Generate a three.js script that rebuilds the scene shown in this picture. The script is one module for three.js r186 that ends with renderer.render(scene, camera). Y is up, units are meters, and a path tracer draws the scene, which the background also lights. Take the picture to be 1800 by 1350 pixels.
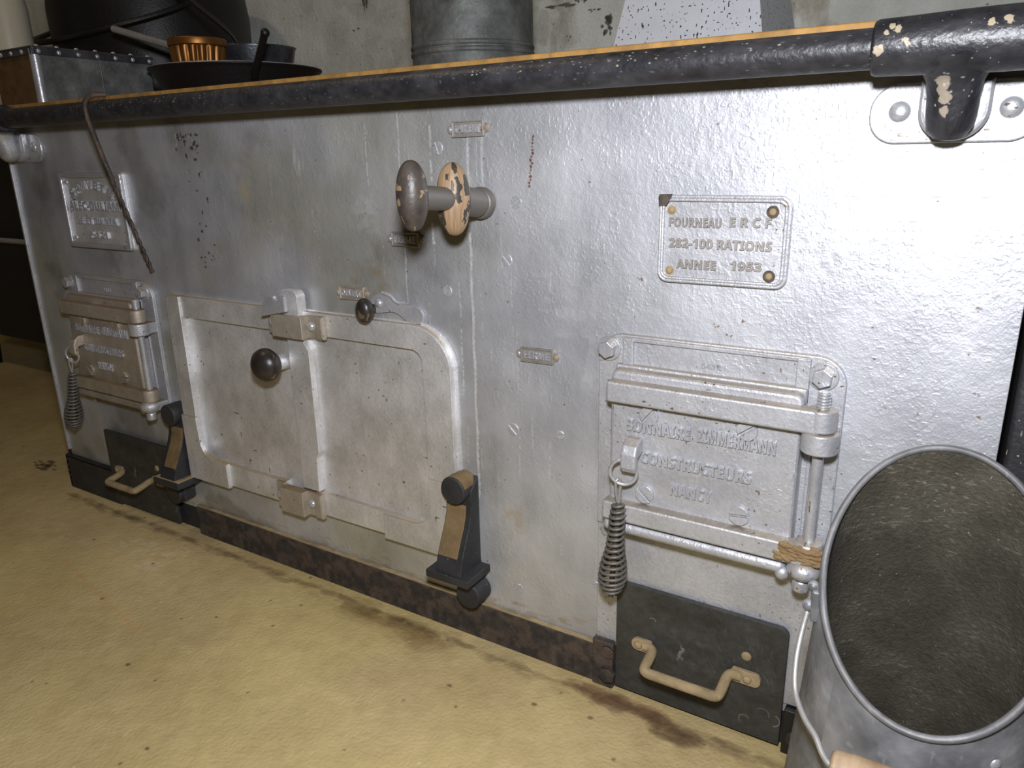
import * as THREE from 'three';
import { RoundedBoxGeometry } from 'three/addons/geometries/RoundedBoxGeometry.js';
import { TextGeometry } from 'three/addons/geometries/TextGeometry.js';
import { FontLoader } from 'three/addons/loaders/FontLoader.js';
import { mergeGeometries } from 'three/addons/utils/BufferGeometryUtils.js';

// ---------------------------------------------------------------- camera, light, exposure
const scene = new THREE.Scene();
scene.background = new THREE.Color(0x000000);
const camera = new THREE.PerspectiveCamera(54.05, 4 / 3, 0.02, 30);
camera.position.set(0.3472, 0.6966, 0.8);
camera.rotation.set(-0.29823562, 0.56032573, -0.0214643, 'YXZ');

// the photographer's flash, a little above the lens
const flash = new THREE.SpotLight(0xf6f7ff, 4.3, 0, 1.3, 0.8, 2);
flash.position.set(0.33, 0.855, 0.775);
flash.target.position.set(-0.15, 0.44, 0.0);
flash.castShadow = true; flash.shadow.radius = 2; flash.shadow.mapSize.set(2048, 2048);
scene.add(flash, flash.target);

const renderer = new THREE.WebGLRenderer({ antialias: true });
renderer.toneMapping = THREE.LinearToneMapping;
renderer.toneMappingExposure = 1.0;
renderer.shadowMap.enabled = true;

// ---------------------------------------------------------------- noise and textures
function rng(seed) { let s = seed >>> 0; return () => { s = (s + 0x6d2b79f5) >>> 0; let t = Math.imul(s ^ (s >>> 15), 1 | s); t = (t + Math.imul(t ^ (t >>> 7), 61 | t)) ^ t; return ((t ^ (t >>> 14)) >>> 0) / 4294967296; }; }
const PERM = new Float32Array(65536); { const r = rng(77); for (let i = 0; i < 65536; i++) PERM[i] = r(); }
// value noise, tileable with period p (in lattice cells)
function vn(x, y, p, seed = 0) {
  const xi = Math.floor(x), yi = Math.floor(y), fx = x - xi, fy = y - yi;
  const u = fx * fx * (3 - 2 * fx), v = fy * fy * (3 - 2 * fy);
  const m = (a) => ((a % p) + p) % p;
  const h = (a, b) => PERM[(m(a) * 157 + m(b) * 4099 + seed * 7919) & 65535];
  const a = h(xi, yi), b = h(xi + 1, yi), c = h(xi, yi + 1), d = h(xi + 1, yi + 1);
  return a + (b - a) * u + (c - a) * v + (a - b - c + d) * u * v;
}
function fbm(x, y, p, oct, seed = 0) { let s = 0, a = 0.5, n = 0; for (let i = 0; i < oct; i++) { s += a * vn(x, y, p, seed + i); n += a; x *= 2; y *= 2; p *= 2; a *= 0.5; } return s / n; }
const clamp = (v, a = 0, b = 1) => Math.min(b, Math.max(a, v));
const sstep = (a, b, v) => { const t = clamp((v - a) / (b - a)); return t * t * (3 - 2 * t); };
const mix = (a, b, t) => a + (b - a) * t;
function dataTex(w, h, f, srgb, size, aspect = 1) {                // f(u, v) gives [r, g, b] 0..255; size = metres per repeat
  const d = new Uint8Array(w * h * 4);
  for (let j = 0; j < h; j++) for (let i = 0; i < w; i++) { const c = f(i / w, j / h), k = (j * w + i) * 4; d[k] = clamp(c[0], 0, 255); d[k + 1] = clamp(c[1], 0, 255); d[k + 2] = clamp(c[2], 0, 255); d[k + 3] = 255; }
  const t = new THREE.DataTexture(d, w, h, THREE.RGBAFormat); t.wrapS = t.wrapT = THREE.RepeatWrapping; t.magFilter = THREE.LinearFilter; t.minFilter = THREE.LinearMipmapLinearFilter; t.generateMipmaps = true;
  if (srgb) t.colorSpace = THREE.SRGBColorSpace;
  t.repeat.set(1 / size, 1 / (size * aspect)); t.needsUpdate = true; return t;
}
function rescale(t, size) { const c = t.clone(); c.repeat.set(1 / size, 1 / size); c.needsUpdate = true; return c; }

// crinkled hand-brushed aluminium paint
const paintBump = dataTex(1024, 1024, (u, v) => {
  const n = fbm(u * 40, v * 34, 0 + 40, 3, 3), r = 1 - Math.abs(2 * fbm(u * 26, v * 26, 26, 3, 11) - 1);
  const pim = sstep(0.6, 0.85, vn(u * 110, v * 110, 110, 5)), big = fbm(u * 8, v * 8, 8, 2, 21);
  const a = 40 + 190 * (0.42 * n + 0.22 * r * r + 0.2 * pim * sstep(0.4, 0.6, big) + 0.16 * vn(u * 230, v * 230, 230, 9));
  return [a, a, a];
}, false, 0.30);
const castBump = dataTex(512, 512, (u, v) => { const a = 255 * (0.6 * fbm(u * 50, v * 50, 50, 3, 31) + 0.4 * vn(u * 150, v * 150, 150, 33)); return [a, a, a]; }, false, 0.16);
const fineBump = dataTex(512, 512, (u, v) => { const a = 255 * fbm(u * 32, v * 32, 32, 4, 41); return [a, a, a]; }, false, 0.12);
const castMap = dataTex(512, 512, (u, v) => {
  const n = fbm(u * 9, v * 9, 9, 5, 51), f = vn(u * 128, v * 128, 128, 57), sp = sstep(0.9, 0.97, vn(u * 90, v * 90, 90, 52)) * sstep(0.5, 0.68, fbm(u * 5, v * 5, 5, 2, 53));
  const g = 186 + 34 * (n - 0.5) + 12 * (f - 0.5); return [mix(g, 105, sp), mix(g + 1, 82, sp), mix(g + 4, 62, sp)];
}, true, 0.30);
const dirtyMap = dataTex(512, 512, (u, v) => {                      // aluminium paint under old brown grime
  const n = fbm(u * 7, v * 7, 7, 6, 61), m = fbm(u * 24, v * 16, 48, 3, 66), f = vn(u * 140, v * 140, 140, 67), sp = sstep(0.955, 0.985, vn(u * 60, v * 60, 60, 62)) * 0.7, w = sstep(0.3, 0.75, n);
  const g = 232 + 12 * (f - 0.5) + 26 * (m - 0.5); return [mix(g, 78, sp) - 22 * w, mix(g, 72, sp) - 23 * w, mix(g + 1, 62, sp) - 27 * w];
}, true, 0.42);
const blackMap = dataTex(512, 512, (u, v) => {                      // black stove paint, worn through here and there
  const n = fbm(u * 8, v * 8, 8, 5, 71), chip = sstep(0.93, 0.96, vn(u * 70, v * 70, 70, 72)) * sstep(0.52, 0.62, fbm(u * 4, v * 4, 4, 2, 73));
  const g = 46 + 30 * (n - 0.5); return [mix(g, 186, chip), mix(g + 1, 172, chip), mix(g + 4, 150, chip)];
}, true, 0.25);
const sootMap = dataTex(1024, 1024, (u, v) => {
  const n = fbm(u * 10, v * 10, 10, 5, 81), s = vn(u * 120 + 30 * v, v * 260, 260, 82), sp = sstep(0.965, 0.99, vn(u * 170, v * 170, 170, 84)), st = sstep(0.72, 0.95, vn(u * 60 + v * 50, v * 190 - u * 30, 190, 86));
  const g = 52 + 36 * (n - 0.5) + 16 * (s - 0.5) + 26 * st * sstep(0.4, 0.6, n); return [mix(g + 4, 190, sp * 0.7), mix(g, 188, sp * 0.7), mix(g - 12, 180, sp * 0.7)];
}, true, 0.30);
const rustMap = dataTex(512, 512, (u, v) => {
  const n = fbm(u * 11, v * 11, 11, 5, 91), m = fbm(u * 22, v * 22, 22, 3, 92), k = sstep(0.42, 0.62, n);
  return [mix(52, 70, k) + 34 * (m - 0.5), mix(47, 59, k) + 30 * (m - 0.5), mix(42, 50, k) + 26 * (m - 0.5)];
}, true, 0.22);
const dustMap = dataTex(256, 256, (u, v) => { const n = fbm(u * 8, v * 8, 8, 5, 101); return [142 + 60 * (n - 0.5), 124 + 56 * (n - 0.5), 92 + 46 * (n - 0.5)]; }, true, 0.14);
const galvMap = dataTex(512, 512, (u, v) => {                       // dull zinc
  const n = fbm(u * 9, v * 9, 9, 5, 111), s = vn(u * 46 + 3 * n, v * 46, 46, 112), w = sstep(0.86, 0.95, vn(u * 70, v * 34, 68, 114)), g = 118 + 76 * (n - 0.5) + 16 * (s - 0.5);
  return [mix(g, 176, w * 0.25), mix(g + 1, 178, w * 0.25), mix(g + 3, 180, w * 0.25)];
}, true, 0.25);
const woodMap = dataTex(256, 512, (u, v) => { const n = fbm(u * 26, v * 3, 26, 4, 121), g = fbm(u * 5, v * 5, 5, 3, 122); return [156 + 46 * (n - 0.5) - 30 * (g - 0.5), 134 + 44 * (n - 0.5) - 34 * (g - 0.5), 106 + 38 * (n - 0.5) - 34 * (g - 0.5)]; }, true, 0.10);
const chippedMap = dataTex(512, 512, (u, v) => {                    // black paint flaked off bare wood
  const n = fbm(u * 9 + 3.3, v * 4 + 0.7, 36, 5, 137), k = sstep(0.475, 0.49, n + 0.05 * vn(u * 40, v * 40, 40, 133)), g = fbm(u * 60, v * 6, 240, 3, 132), d = fbm(u * 5, v * 5, 5, 3, 139);
  return [mix(58, 152 + 46 * (g - 0.5) + 34 * (d - 0.5), k), mix(54, 126 + 42 * (g - 0.5) + 34 * (d - 0.5), k), mix(47, 96 + 34 * (g - 0.5) + 26 * (d - 0.5), k)];
}, true, 0.13);
const scuffMap = dataTex(512, 512, (u, v) => { const n = fbm(u * 11 + 2, v * 8 + 5, 24, 5, 149), k = sstep(0.665, 0.685, n), g = fbm(u * 10, v * 10, 10, 4, 142); return [mix(66 + 44 * (g - 0.5), 140, k), mix(59 + 40 * (g - 0.5), 120, k), mix(53 + 34 * (g - 0.5), 92, k)]; }, true, 0.11);
const speckMap = dataTex(512, 512, (u, v) => { const n = fbm(u * 8, v * 8, 8, 4, 151), sp = sstep(0.86, 0.9, vn(u * 75, v * 62, 4650, 152)) , g = 208 + 14 * (n - 0.5); return [mix(g, 52, sp), mix(g + 4, 52, sp), mix(g + 10, 54, sp)]; }, true, 0.22);
function canvasTex(w, h, rx, ry, draw, base) {                      // a painted sheet covering rx x ry metres; base(u, v) gives the ground colour
  const c = document.createElement('canvas'); c.width = w; c.height = h; const g = c.getContext('2d'), im = g.createImageData(w, h);
  for (let j = 0; j < h; j++) for (let i = 0; i < w; i++) { const q = base(i / w, 1 - j / h), k = (j * w + i) * 4; im.data[k] = clamp(q[0], 0, 255); im.data[k + 1] = clamp(q[1], 0, 255); im.data[k + 2] = clamp(q[2], 0, 255); im.data[k + 3] = 255; }
  g.putImageData(im, 0, 0); draw(g, w / rx, h / ry);
  const t = new THREE.CanvasTexture(c); t.colorSpace = THREE.SRGBColorSpace; t.repeat.set(1 / rx, 1 / ry); return t;
}
function blot(g, x, y, rx, ry, col, r, n = 9) {                     // an irregular stain
  g.fillStyle = col; g.beginPath();
  for (let i = 0; i <= n; i++) { const a = i / n * Math.PI * 2, k = 0.65 + 0.5 * r(), px = x + Math.cos(a) * rx * k, py = y + Math.sin(a) * ry * k; i ? g.lineTo(px, py) : g.moveTo(px, py); }
  g.closePath(); g.fill();
}
// front sheet of the stove: covers x -1.33..0.385, y 0.05..0.775
const PX0 = -1.33, PW = 1.715, PY0 = 0.05, PH = 0.725;
const panelMap = canvasTex(2048, 1024, PW, PH, (g, sx, sy) => {
  const r = rng(5), X = (x) => (x - PX0) * sx, Y = (y) => (PH - (y - PY0)) * sy;
  const drip = (x, y0, y1, w, a, dots) => {
    for (let y = y0; y > y1; y -= 0.003) { if (dots && r() > dots) continue; g.fillStyle = `rgba(240,242,244,${a * (0.5 + 0.5 * r())})`; g.fillRect(X(x + 0.0006 * Math.sin(y * 80)) - w * sx / 2, Y(y), w * sx * (0.7 + 0.5 * r()), 0.0033 * sy); }
  };
  drip(-0.379, 0.742, 0.66, 0.0022, 0.7, 0.6); drip(-0.322, 0.75, 0.66, 0.0026, 0.6); drip(-0.322, 0.575, 0.5, 0.0026, 0.6); drip(-0.27, 0.735, 0.65, 0.0032, 0.75, 0.6); drip(-0.272, 0.61, 0.585, 0.004, 0.8);
  drip(-0.212, 0.717, 0.655, 0.0038, 0.85); drip(-0.191, 0.717, 0.65, 0.0036, 0.75); drip(-0.199, 0.717, 0.67, 0.002, 0.4); drip(-0.213, 0.6, 0.23, 0.004, 0.8); drip(-0.233, 0.535, 0.38, 0.0024, 0.6, 0.7); drip(-0.152, 0.56, 0.4, 0.002, 0.35, 0.4);
  for (let i = 0; i < 60; i++) drip(-0.75 + 1.05 * r(), 0.1 + 0.62 * r(), 0.1 + 0.1 * r(), 0.0016, 0.0, 0.2);
  for (let i = 0; i < 70; i++) { const x = -0.8 + 0.75 * r(), y = 0.14 + 0.6 * r(); drip(x, y, y - 0.01 - 0.05 * r(), 0.0018, 0.4, 0.5); }
  // paint chipped to dark metal at the upper left
  for (let i = 0; i < 46; i++) blot(g, X(-0.765 + 0.05 * (r() - 0.5) + 0.02 * r()), Y(0.735 - 0.055 * r() * r()), 1 + 4.5 * r(), 1 + 4.5 * r(), r() > 0.3 ? 'rgba(70,66,60,0.7)' : 'rgba(214,212,206,0.5)', r);
  for (let i = 0; i < 26; i++) blot(g, X(-0.74 + 0.05 * (r() - 0.5)), Y(0.68 - 0.17 * r()), 1 + 3 * r(), 1 + 3.5 * r(), 'rgba(60,54,48,0.65)', r);
  // pale scuffs
  for (let i = 0; i < 16; i++) blot(g, X(-0.39 + 0.04 * (r() - 0.5)), Y(0.62 + 0.05 * (r() - 0.5)), 6 + 16 * r(), 4 + 16 * r(), 'rgba(226,228,226,0.16)', r);
  for (let i = 0; i < 14; i++) blot(g, X(-0.63 + 0.025 * (r() - 0.5)), Y(0.65 + 0.05 * (r() - 0.5)), 3 + 7 * r(), 8 + 22 * r(), 'rgba(206,190,150,0.2)', r);
  for (let i = 0; i < 12; i++) blot(g, X(-0.51 + 0.02 * (r() - 0.5)), Y(0.69 + 0.03 * (r() - 0.5)), 1 + 3 * r(), 6 + 16 * r(), 'rgba(226,226,222,0.35)', r);
  for (let i = 0; i < 12; i++) blot(g, X(-0.57 + 0.05 * (r() - 0.5)), Y(0.59 + 0.04 * (r() - 0.5)), 4 + 9 * r(), 4 + 10 * r(), 'rgba(210,204,186,0.2)', r);
  for (let i = 0; i < 30; i++) blot(g, X(-0.07 + 0.1 * (r() - 0.5)), Y(0.5 + 0.2 * (r() - 0.5)), 3 + 18 * r(), 3 + 14 * r(), 'rgba(232,234,234,0.10)', r);
  for (let i = 0; i < 14; i++) blot(g, X(-0.16 + 0.03 * (r() - 0.5)), Y(0.21 + 0.06 * (r() - 0.5)), 4 + 12 * r(), 4 + 12 * r(), 'rgba(180,150,110,0.10)', r);
  for (let i = 0; i < 20; i++) blot(g, X(-0.39 + 0.06 * (r() - 0.5)), Y(0.53 + 0.05 * (r() - 0.5)), 5 + 14 * r(), 5 + 12 * r(), 'rgba(150,125,80,0.10)', r);
  // rust runs and specks
  for (let i = 0; i < 16; i++) blot(g, X(-0.119 - 0.008 * i / 16 + 0.003 * r()), Y(0.714 - 0.06 * i / 16), 1 + 1.6 * r(), 1.5 + 2 * r(), 'rgba(104,62,48,0.8)', r);
  for (let i = 0; i < 260; i++) blot(g, X(-1.3 + 1.67 * r()), Y(0.07 + 0.68 * r()), 0.6 + 1.3 * r(), 0.6 + 1.5 * r(), ['rgba(84,62,46,0.7)', 'rgba(60,58,58,0.55)', 'rgba(130,84,60,0.7)'][Math.floor(3 * r())], r, 6);
  for (const [x, y] of [[0.14, 0.52], [0.11, 0.51], [0.125, 0.5], [0.02, 0.555], [0.35, 0.55], [0.36, 0.47], [0.365, 0.45]]) for (let i = 0; i < 4; i++) blot(g, X(x + 0.006 * (r() - 0.5)), Y(y + 0.006 * (r() - 0.5)), 0.7 + 1.2 * r(), 0.7 + 1.2 * r(), 'rgba(112,80,64,0.7)', r);
  for (let i = 0; i < 26; i++) blot(g, X(0.215 + 0.06 * (r() - 0.5)), Y(0.585 + 0.05 * (r() - 0.5)), 2 + 5 * r(), 2 + 9 * r(), 'rgba(150,150,152,0.22)', r);
  // dust and rust creeping up from the base rail
  for (let i = 0; i < 260; i++) blot(g, X(-1.3 + 1.3 * r()), Y(0.055 + 0.03 * r() * r()), 4 + 12 * r(), 2 + 4 * r(), 'rgba(140,112,70,0.14)', r);
}, (u, v) => {
  const x = PX0 + u * PW, n = fbm(u * 12, v * 6, 999, 5, 171), m = fbm(u * 40, v * 17, 999, 3, 174), s = fbm(u * 60, v * 3, 999, 3, 172), bl = sstep(0.56, 0.72, fbm(u * 16 + 7, v * 7 + 3, 999, 5, 177)) * sstep(0.1, -0.6, x), dirt = sstep(0.38, 0.66, fbm(u * 9 + 3, v * 5, 999, 4, 173)) * sstep(0.0, -0.55, x);
  const low = sstep(0.35, 0.0, v) * sstep(0.1, -0.2, x), g = 188 + 46 * (n - 0.5) + 22 * (m - 0.5) + 20 * (s - 0.5);
  return [g - 12 * dirt - 2 * low - 26 * bl, g + 2 - 14 * dirt - 3 * low - 28 * bl, g + 6 - 27 * dirt - 7 * low - 32 * bl];
});
// concrete floor: covers x -3.4..1.2, z -1.15..1.15 (v = 0 at z = 1.15)
const FX0 = -3.4, FW = 4.6, FZ1 = 1.15, FH = 2.3;
const floorMap = canvasTex(2048, 1024, FW, FH, (g, sx, sy) => {
  const r = rng(9), X = (x) => (x - FX0) * sx, Y = (z) => (z + 1.15) * sy;
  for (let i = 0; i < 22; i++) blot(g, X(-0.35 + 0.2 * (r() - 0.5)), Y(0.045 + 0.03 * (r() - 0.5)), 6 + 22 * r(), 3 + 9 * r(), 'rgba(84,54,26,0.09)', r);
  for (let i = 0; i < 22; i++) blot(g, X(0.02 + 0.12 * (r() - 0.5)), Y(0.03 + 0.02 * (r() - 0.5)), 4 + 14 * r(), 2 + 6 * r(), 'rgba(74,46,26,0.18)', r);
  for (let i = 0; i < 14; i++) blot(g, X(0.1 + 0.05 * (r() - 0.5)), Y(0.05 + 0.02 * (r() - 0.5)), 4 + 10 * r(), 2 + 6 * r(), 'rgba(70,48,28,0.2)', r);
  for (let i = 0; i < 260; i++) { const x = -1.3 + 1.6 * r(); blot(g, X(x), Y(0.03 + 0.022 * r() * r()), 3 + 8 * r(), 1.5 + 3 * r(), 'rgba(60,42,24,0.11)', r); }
  for (let i = 0; i < 16; i++) blot(g, X(-1.5 + 0.1 * (r() - 0.5)), Y(-0.02 + 0.05 * (r() - 0.5)), 2 + 6 * r(), 1 + 3 * r(), 'rgba(40,30,18,0.55)', r);
  for (const [x, z] of [[-0.822, 0.236], [-0.623, 0.316], [-0.449, 0.4], [-0.193, 0.117], [0, 0.075], [-0.075, 0.09]]) blot(g, X(x), Y(z), 2.0, 1.4, 'rgba(66,50,28,0.6)', r);
  for (let i = 0; i < 34; i++) blot(g, X(-0.9 + 0.14 * (r() - 0.5)), Y(0.1 + 0.09 * (r() - 0.5)), 1 + 6 * r(), 1 + 3 * r(), 'rgba(214,200,170,0.3)', r);
  for (let i = 0; i < 22; i++) { const k = i / 22; blot(g, X(-1.0 + 0.32 * k), Y(0.2 + 0.06 * k), 4 + 5 * r(), 1.5 + 2 * r(), 'rgba(196,150,96,0.2)', r); }
  for (let i = 0; i < 240; i++) blot(g, X(-2.2 + 2.7 * r()), Y(-0.2 + 0.9 * r()), 0.5 + 1.1 * r(), 0.5 + 0.9 * r(), r() > 0.5 ? 'rgba(70,52,30,0.7)' : 'rgba(222,206,170,0.55)', r, 6);
}, (u, v) => {
  const n = fbm(u * 22, v * 11, 999, 6, 181), m = fbm(u * 6, v * 3, 999, 3, 182), f = fbm(u * 260, v * 130, 999, 2, 183), y = sstep(0.45, 0.7, fbm(u * 14 + 2, v * 8, 999, 4, 184)), g = 44 * (n - 0.5) + 22 * (m - 0.5) + 16 * (f - 0.5);
  return [180 + g, 160 + g + 1 * y, 113 + 0.85 * g - 5 * y];
});
// paint of the guard rail (u round the tube, front in the middle, v along it) and of the right socket and arm
const blackPaint = (u, v, k) => { const n = fbm(u * 6 * k, v * 60, 999, 5, 211), m = fbm(u * 14 * k, v * 200, 999, 3, 213), g = 42 + 34 * (n - 0.5) + 26 * (m - 0.5); return [g, g, g + 3]; };
const railMap = canvasTex(256, 2048, 0.1037, 1.99, (g, sx, sy) => {
  const r = rng(15), X = (a) => (a + Math.PI) * 0.0165 * sx, Y = (x) => (0.54 - x) * sy;
  for (let i = 0; i < 420; i++) { const x = -1.45 + 1.95 * r(); blot(g, X(0.9 + 0.6 * r()), Y(x), 2 + 6 * r(), 2 + 9 * r(), 'rgba(112,92,58,0.16)', r); }
  for (let i = 0; i < 520; i++) blot(g, X(-1.2 + 2.6 * r()), Y(-1.4 + 1.95 * r()), 0.8 + 2 * r(), 0.8 + 1.6 * r(), 'rgba(150,148,142,0.35)', r, 7);
  for (let i = 0; i < 60; i++) { const x = -0.16 + 0.34 * r(), q = 0.8 + 1.3 * r() * r(); blot(g, X(0.1 + 0.9 * r()), Y(x), q * 1.6, q, r() > 0.4 ? 'rgba(166,154,120,0.9)' : 'rgba(176,176,176,0.85)', r, 7); }
  for (let i = 0; i < 40; i++) { const x = -0.95 + 0.35 * r(); blot(g, X(0.2 + 0.6 * r()), Y(x), 1.4 + 1.6 * r(), 0.8 + r(), 'rgba(170,166,150,0.8)', r, 7); }
}, (u, v) => blackPaint(u, v, 1));
const socketMap = canvasTex(512, 512, 0.154, 0.154, (g, sx, sy) => {
  const r = rng(19), X = (a) => (a + Math.PI) * 0.0245 * sx, Y = (d) => (0.154 - d) * sy, C = 'rgba(158,146,122,0.95)';
  for (const [a, d, w, h, n] of [[0.72, 0.014, 14, 7, 5], [0.55, 0.0185, 15, 8, 5], [0.4, 0.0095, 8, 8, 4], [-0.15, 0.006, 16, 11, 5], [0.12, 0.0245, 7, 8, 4], [-0.02, 0.0275, 6, 6, 4], [0.42, 0.083, 12, 10, 4], [0.48, 0.094, 15, 11, 5], [0.75, 0.108, 10, 9, 4], [0.98, 0.12, 10, 20, 4]]) for (let i = 0; i < n; i++) blot(g, X(a) + 10 * (r() - 0.5), Y(d) + 8 * (r() - 0.5), w * (0.5 + 0.6 * r()), h * (0.5 + 0.6 * r()), C, r, 11);
  for (let i = 0; i < 60; i++) blot(g, X(-1 + 2.4 * r()), Y(0.13 * r()), 0.8 + 2 * r(), 0.8 + 2 * r(), 'rgba(214,210,200,0.7)', r, 7);
}, (u, v) => blackPaint(u, v * 0.08, 1.5));
const armMap = canvasTex(256, 256, 0.13, 0.13, (g, sx, sy) => {
  const r = rng(23); for (let i = 0; i < 26; i++) blot(g, (0.058 + 0.004 * (r() - 0.5)) * sx, (0.063 + 0.027 * r()) * sy, 5 + 5 * r(), 4 + 5 * r(), 'rgba(146,136,120,0.95)', r, 11);
  for (let i = 0; i < 20; i++) blot(g, (0.05 + 0.03 * r()) * sx, (0.04 + 0.05 * r()) * sy, 1 + 2 * r(), 1 + 2 * r(), 'rgba(190,186,176,0.7)', r, 7);
}, (u, v) => blackPaint(u, v * 0.08, 1.5));
// ash drawer front: black paint, scratched and spotted; covers x 0..0.23, y 0..0.18
const drawerMap = canvasTex(512, 400, 0.23, 0.18, (g, sx, sy) => {
  const r = rng(37), X = (x) => x * sx, Y = (y) => (0.18 - y) * sy;
  for (let i = 0; i < 12; i++) blot(g, X(0.0935 + 0.007 * (r() - 0.5)), Y(0.09 + 0.02 * (r() - 0.5)), 3 + 4 * r(), 3 + 6 * r(), 'rgba(122,122,116,0.55)', r, 9);
  g.lineCap = 'round'; const arc = (x, y, q, a0, a1, c, w) => { g.strokeStyle = c; g.lineWidth = w; g.beginPath(); g.arc(X(x), Y(y), q, a0, a1); g.stroke(); };
  arc(0.0545, 0.1235, 11, -2.4, -0.2, 'rgba(150,150,150,0.7)', 2); arc(0.177, 0.027, 15, 2.4, 5.6, 'rgba(104,102,98,0.8)', 3); arc(0.198, 0.044, 17, 3.8, 6.6, 'rgba(96,96,90,0.7)', 3); arc(0.21, 0.04, 18, -1.2, 1.4, 'rgba(130,128,120,0.7)', 3);
  for (let i = 0; i < 46; i++) { const x = 0.13 + 0.075 * r(), y = 0.09 + 0.06 * r(), a = 0.9 + 0.7 * r(), l = 6 + 26 * r(); g.strokeStyle = `rgba(112,110,102,${0.15 + 0.35 * r()})`; g.lineWidth = 0.8 + r(); g.beginPath(); g.moveTo(X(x), Y(y)); g.lineTo(X(x) + l * Math.cos(a), Y(y) + l * Math.sin(a)); g.stroke(); }
  for (let i = 0; i < 160; i++) blot(g, X(0.23 * r()), Y(0.17 * r()), 0.6 + 1.4 * r(), 0.6 + 1.4 * r(), 'rgba(118,114,104,0.4)', r, 6);
  for (let i = 0; i < 26; i++) blot(g, X(0.08 + 0.06 * r()), Y(0.07 + 0.05 * r()), 5 + 12 * r(), 4 + 8 * r(), 'rgba(104,100,90,0.10)', r);
}, (u, v) => { const n = fbm(u * 7, v * 6, 999, 5, 221), m = fbm(u * 40, v * 34, 999, 3, 223), g = 50 + 30 * (n - 0.5) + 18 * (m - 0.5); return [g, g, g - 3]; });
// back wall plaster: covers x -2.3..0.7, y 0.7..1.45
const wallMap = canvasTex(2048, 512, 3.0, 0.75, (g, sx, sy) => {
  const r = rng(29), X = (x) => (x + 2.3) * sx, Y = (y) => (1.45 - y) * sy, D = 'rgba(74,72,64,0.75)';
  for (const [x, y, w, h, n] of [[-0.70, 1.066, 0.05, 0.006, 9], [-0.64, 1.07, 0.02, 0.008, 5], [-0.673, 0.985, 0.006, 0.008, 2], [-0.566, 1.015, 0.022, 0.016, 8], [-0.565, 0.995, 0.016, 0.012, 6], [-0.6, 1.045, 0.02, 0.005, 5], [-0.70, 0.965, 0.004, 0.004, 1], [-0.64, 0.99, 0.003, 0.003, 1], [-0.655, 0.955, 0.003, 0.003, 1], [-1.38, 1.16, 0.012, 0.03, 6], [-1.43, 1.075, 0.016, 0.005, 3], [-1.39, 1.13, 0.006, 0.012, 2]]) for (let i = 0; i < n; i++) blot(g, X(x + w * (r() - 0.5) * 1.6), Y(y + h * (r() - 0.5) * 1.4), w * sx * (0.15 + 0.3 * r()), h * sy * (0.3 + 0.4 * r()), D, r, 8);
  for (let i = 0; i < 60; i++) blot(g, X(-1.7 + 0.9 * r()), Y(0.9 + 0.3 * r()), 10 + 40 * r(), 14 + 46 * r(), 'rgba(128,120,98,0.07)', r);
  for (let i = 0; i < 30; i++) blot(g, X(-0.78 + 0.12 * r()), Y(0.95 + 0.15 * r()), 6 + 16 * r(), 10 + 30 * r(), 'rgba(120,118,104,0.10)', r);
  for (let i = 0; i < 40; i++) blot(g, X(-0.14 + 0.12 * r()), Y(0.9 + 0.15 * r()), 6 + 14 * r(), 10 + 26 * r(), 'rgba(150,140,108,0.12)', r);  // brownish column right of the canister: its shadow, painted into the wall colour
  for (let i = 0; i < 120; i++) blot(g, X(-1.9 + 2.4 * r()), Y(0.9 + 0.3 * r()), 0.8 + 1.6 * r(), 0.8 + 1.6 * r(), 'rgba(92,88,76,0.6)', r, 6);
}, (u, v) => { const n = fbm(u * 26, v * 6.5, 999, 6, 161), m = fbm(u * 9, v * 2, 999, 3, 162), st = fbm(u * 44, v * 2, 999, 3, 166), f = vn(u * 900, v * 225, 9999, 164), g = 226 + 56 * (n - 0.5) + 44 * (m - 0.5) + 24 * (st - 0.5) + 8 * (f - 0.5); return [g - 3, g + 2, g - 6]; });
const floorBump = dataTex(512, 512, (u, v) => { const a = 255 * (0.5 * fbm(u * 40, v * 40, 40, 3, 191) + 0.5 * vn(u * 130, v * 130, 130, 192)); return [a, a, a]; }, false, 0.4);

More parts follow.
